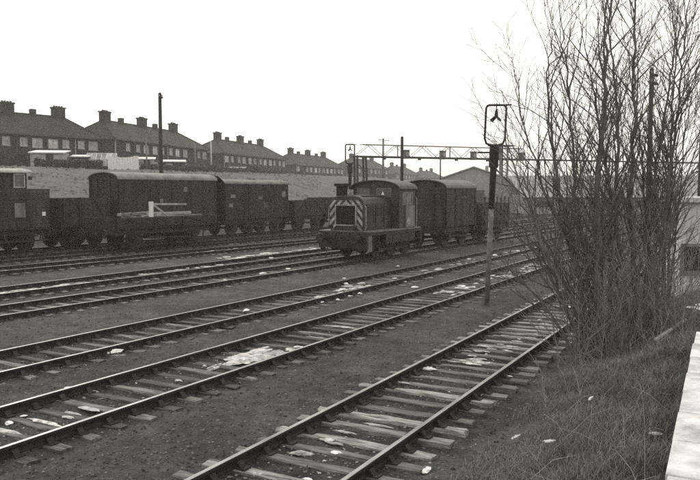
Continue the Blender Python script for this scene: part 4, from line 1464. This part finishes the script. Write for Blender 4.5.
UG = 'undergrowth of bare shrubs at the foot of the trees'
shrub('dense twiggy undergrowth at the foot of the leftmost, thickest-stemmed tree', 4.75, 13.8, 50, .8, 2.2, .35, group=UG)
shrub('dense twiggy undergrowth at the foot of the middle tree', 5.65, 14.1, 66, .9, 2.6, .4, group=UG)
shrub('dense twiggy undergrowth below the right-hand tree, beside the pale hut', 5.9, 14.5, 34, .7, 1.9, .28, group=UG)
shrub('twiggy undergrowth behind the trees, nearest the railway side', 6.2, 17.5, 30, 1.0, 2.4, .6, group=UG)
SPG = 'thin saplings on the grassy bank'
shrub('thin arching sapling at the edge of the bank, close to the nearest track', 4.15, 13.6, 9, 1.0, 2.6, .12, 'bare_sapling', SPG, 2, .012, .4)
shrub('small sparse sapling low on the grass in front of the tree clump', 3.4, 11.9, 5, .5, 1.2, .12, 'bare_sapling', SPG, 2, .008, .4)
shrub('tiny thin-stemmed sapling lowest on the bank, nearest the camera', 2.75, 10.2, 4, .4, .8, .1, 'bare_sapling', SPG, 2, .006, .4)
shrub('ragged dry sapling against the platform edge', 4.6, 11.5, 7, .4, .9, .18, 'bare_sapling', SPG, 2, .006, .4)

# ------------------------------------------------------------------ dry grass on the bank (uncountable)
N = 230000
la = -2.95 + 2.35 * rng.random(N)
tt = 3.2 + 26 * rng.random(N) ** 1.5
gx = CA * la + SA * tt
gy = -SA * la + CA * tt
keep = np.array([mnoise.noise((a * 1.1, c * 1.1, 5)) for a, c in zip(gx, gy)]) + (la + 2.6) * 0.7 + 0.15 * rng.standard_normal(N) > -0.12
gx, gy, la, tt = gx[keep], gy[keep], la[keep], tt[keep]
n_ = len(gx)
gz = np.array([height(a, c)[0] for a, c in zip(gx, gy)]) - .01
hh = (.035 + .15 * rng.random(n_) ** 2.2) * (1 + .5 * np.clip((la + 1.3), -1, .6))
th = rng.random(n_) * 6.283
ln = hh * (.3 + .9 * rng.random(n_))
wd = .0018 + .0022 * rng.random(n_)
dx, dy = np.cos(th), np.sin(th)
sx, sy = -dy * wd, dx * wd
P = np.zeros((n_, 5, 3))
P[:, 0] = np.stack([gx - sx, gy - sy, gz], -1); P[:, 1] = np.stack([gx + sx, gy + sy, gz], -1)
mxx, myy, mz = gx + dx * ln * .35, gy + dy * ln * .35, gz + hh * .65
P[:, 2] = np.stack([mxx + sx * .8, myy + sy * .8, mz], -1); P[:, 3] = np.stack([mxx - sx * .8, myy - sy * .8, mz], -1)
P[:, 4] = np.stack([gx + dx * ln, gy + dy * ln, gz + hh], -1)
o5 = (np.arange(n_) * 5)[:, None]
me = bpy.data.meshes.new('dry_grass')
me.from_pydata(P.reshape(-1, 3).tolist(), [], (o5 + [0, 1, 2, 3]).tolist() + (o5 + [3, 2, 4]).tolist())
me.materials.append(M['grass'])
link('dry_grass', me, None, 'stuff')
# long bleached stalks lying through it
M['stalk'] = mat('bleached_stalk', 0.2, 0.38, 4, 0.9)
sm = MB()
for i in range(80):
    a_, t_ = random.uniform(-2.6, -.7), random.uniform(5, 15)
    x, y = CA * a_ + SA * t_, -SA * a_ + CA * t_
    z = height(x, y)[0] + .05
    an = random.random() * 6.283; L = random.uniform(.2, .6); up = random.uniform(.05, .45)
    sm.tube([(x, y, z), (x + math.cos(an) * L * .5, y + math.sin(an) * L * .5, z + up * .7), (x + math.cos(an) * L, y + math.sin(an) * L, z + up)], [.003, .0026, .0015], 3, caps=False)
sm.build('dead_stalks', 'stalk', None, kind='stuff')

# ------------------------------------------------------------------ litter
def scrap_mesh(seed):
    r = random.Random(seed)
    vs, fs = [], []
    nu, nv = 5, 7
    for i in range(nu + 1):
        for j in range(nv):
            ph, th_ = math.pi * i / nu, 6.283 * j / nv
            q = r.uniform(.55, 1.15)
            vs.append((q * math.sin(ph) * math.cos(th_), q * .7 * math.sin(ph) * math.sin(th_), .38 * q * math.cos(ph) + .2))
    for i in range(nu):
        for j in range(nv):
            j2 = (j + 1) % nv
            fs.append((i * nv + j, (i + 1) * nv + j, (i + 1) * nv + j2, i * nv + j2))
    me = bpy.data.meshes.new('paper_scrap'); me.from_pydata(vs, [], fs); me.materials.append(M['paper'])
    return me


SCRAPS = [scrap_mesh(i) for i in range(5)]
LIT = {'near': [(0.95, 11.14), (0.87, 8.44), (-0.15, 8.93), (1.41, 13.17), (5.94, 20.09)],
       'second': [(-4.49, 11.77), (-4.64, 10.48), (-4.73, 10.2), (-3.32, 9.61), (4.67, 26.41)],
       'third': [(-2.74, 19.59), (-0.8, 21.18), (-0.35, 21.57), (-0.32, 23.74), (0.31, 22.82), (-0.21, 26.7), (-0.17, 25.27), (0.79, 26.83), (1.91, 25.66), (1.61, 26.7), (2.09, 23.99), (-4.59, 14.48), (5.5, 34.51), (0.0, 22.3), (-0.55, 22.2), (0.5, 24.2)],
       'loco': [(-4.45, 26.52), (-3.3, 28.31), (-2.48, 29.88), (2.01, 31.31)],
       'beyond': [(-7.73, 48.18), (-3.7, 35.02), (-3.19, 36.08), (7.11, 36.64), (8.78, 39.06)]}
LL = {'near': '%s white paper scrap from the left on or beside the nearest track',
      'second': '%s white paper scrap from the left at the second track from the bank',
      'third': '%s white paper scrap from the left along the third track from the bank',
      'loco': '%s white paper scrap from the left on the track carrying the locomotive',
      'beyond': '%s small white scrap from the left among the tracks beyond the locomotive line'}
LG = {'near': 'paper scraps on the nearest track', 'second': 'paper scraps on the second track', 'third': 'paper scraps along the third track',
      'loco': 'paper scraps on the track of the locomotive', 'beyond': 'paper scraps among the farther tracks'}
for kk, lst in LIT.items():
    ORD = ['first', 'second', 'third', 'fourth', 'fifth', 'sixth', 'seventh', 'eighth', 'ninth', 'tenth', 'eleventh', 'twelfth', 'thirteenth', 'fourteenth', 'fifteenth', 'sixteenth']
    for i_, (x, y) in enumerate(sorted(lst, key=lambda q: q[0] / q[1])):
        o = link('paper_scrap', random.choice(SCRAPS))
        s = random.uniform(.06, .13) * (0.75 if y < 13 else 1.15)
        o.location = (x, y, height(x, y)[0] + .01 + (.02 if y > 13 else 0))
        o.scale = (s * random.uniform(.8, 1.5), s, s * random.uniform(.6, 1.1))
        o.rotation_euler = (0, 0, random.random() * 6)
        tag(o, LL[kk] % ORD[i_], 'paper', LG[kk])
for (x, y), lab in (((2.03, 9.02), 'torn white paper lying in the grass nearest the sleeper ends'), ((2.27, 8.38), 'thin torn paper low in the grass at the bottom of the picture'), ((3.29, 10.09), 'torn white paper in the grass halfway to the platform'), ((3.2, 7.7), 'white rag of paper in the grass right beside the platform edge')):
    o = link('torn_paper', random.choice(SCRAPS))
    o.location = (x, y, height(x, y)[0] + .07); o.scale = (.09, .03, .05); o.rotation_euler = (0, .1, random.random() * 6)
    tag(o, lab, 'paper')
for i, (x, y, lab) in enumerate(((6.75, 14.6, 'white lump of rubble at the far end of the platform, left of two'), (7.0, 14.75, 'white lump of rubble at the far end of the platform, right of two'))):
    o = link('rubble_lump', SCRAPS[i]); o.location = (x, y, height(x, y)[0] + .28); o.scale = (.16, .14, .14); tag(o, lab, 'rubble')
pl = thing('timber_plank', 'thin pale plank lying in the grass towards the end of the platform', 'plank', (5.3, 12.85, 0))
MB().bar((0, 0, height(5.3, 12.85)[0] + .12), (1.25, 1.65, height(6.55, 14.5)[0] + .14), .06, .035).build('plank', 'pale_wood', pl)
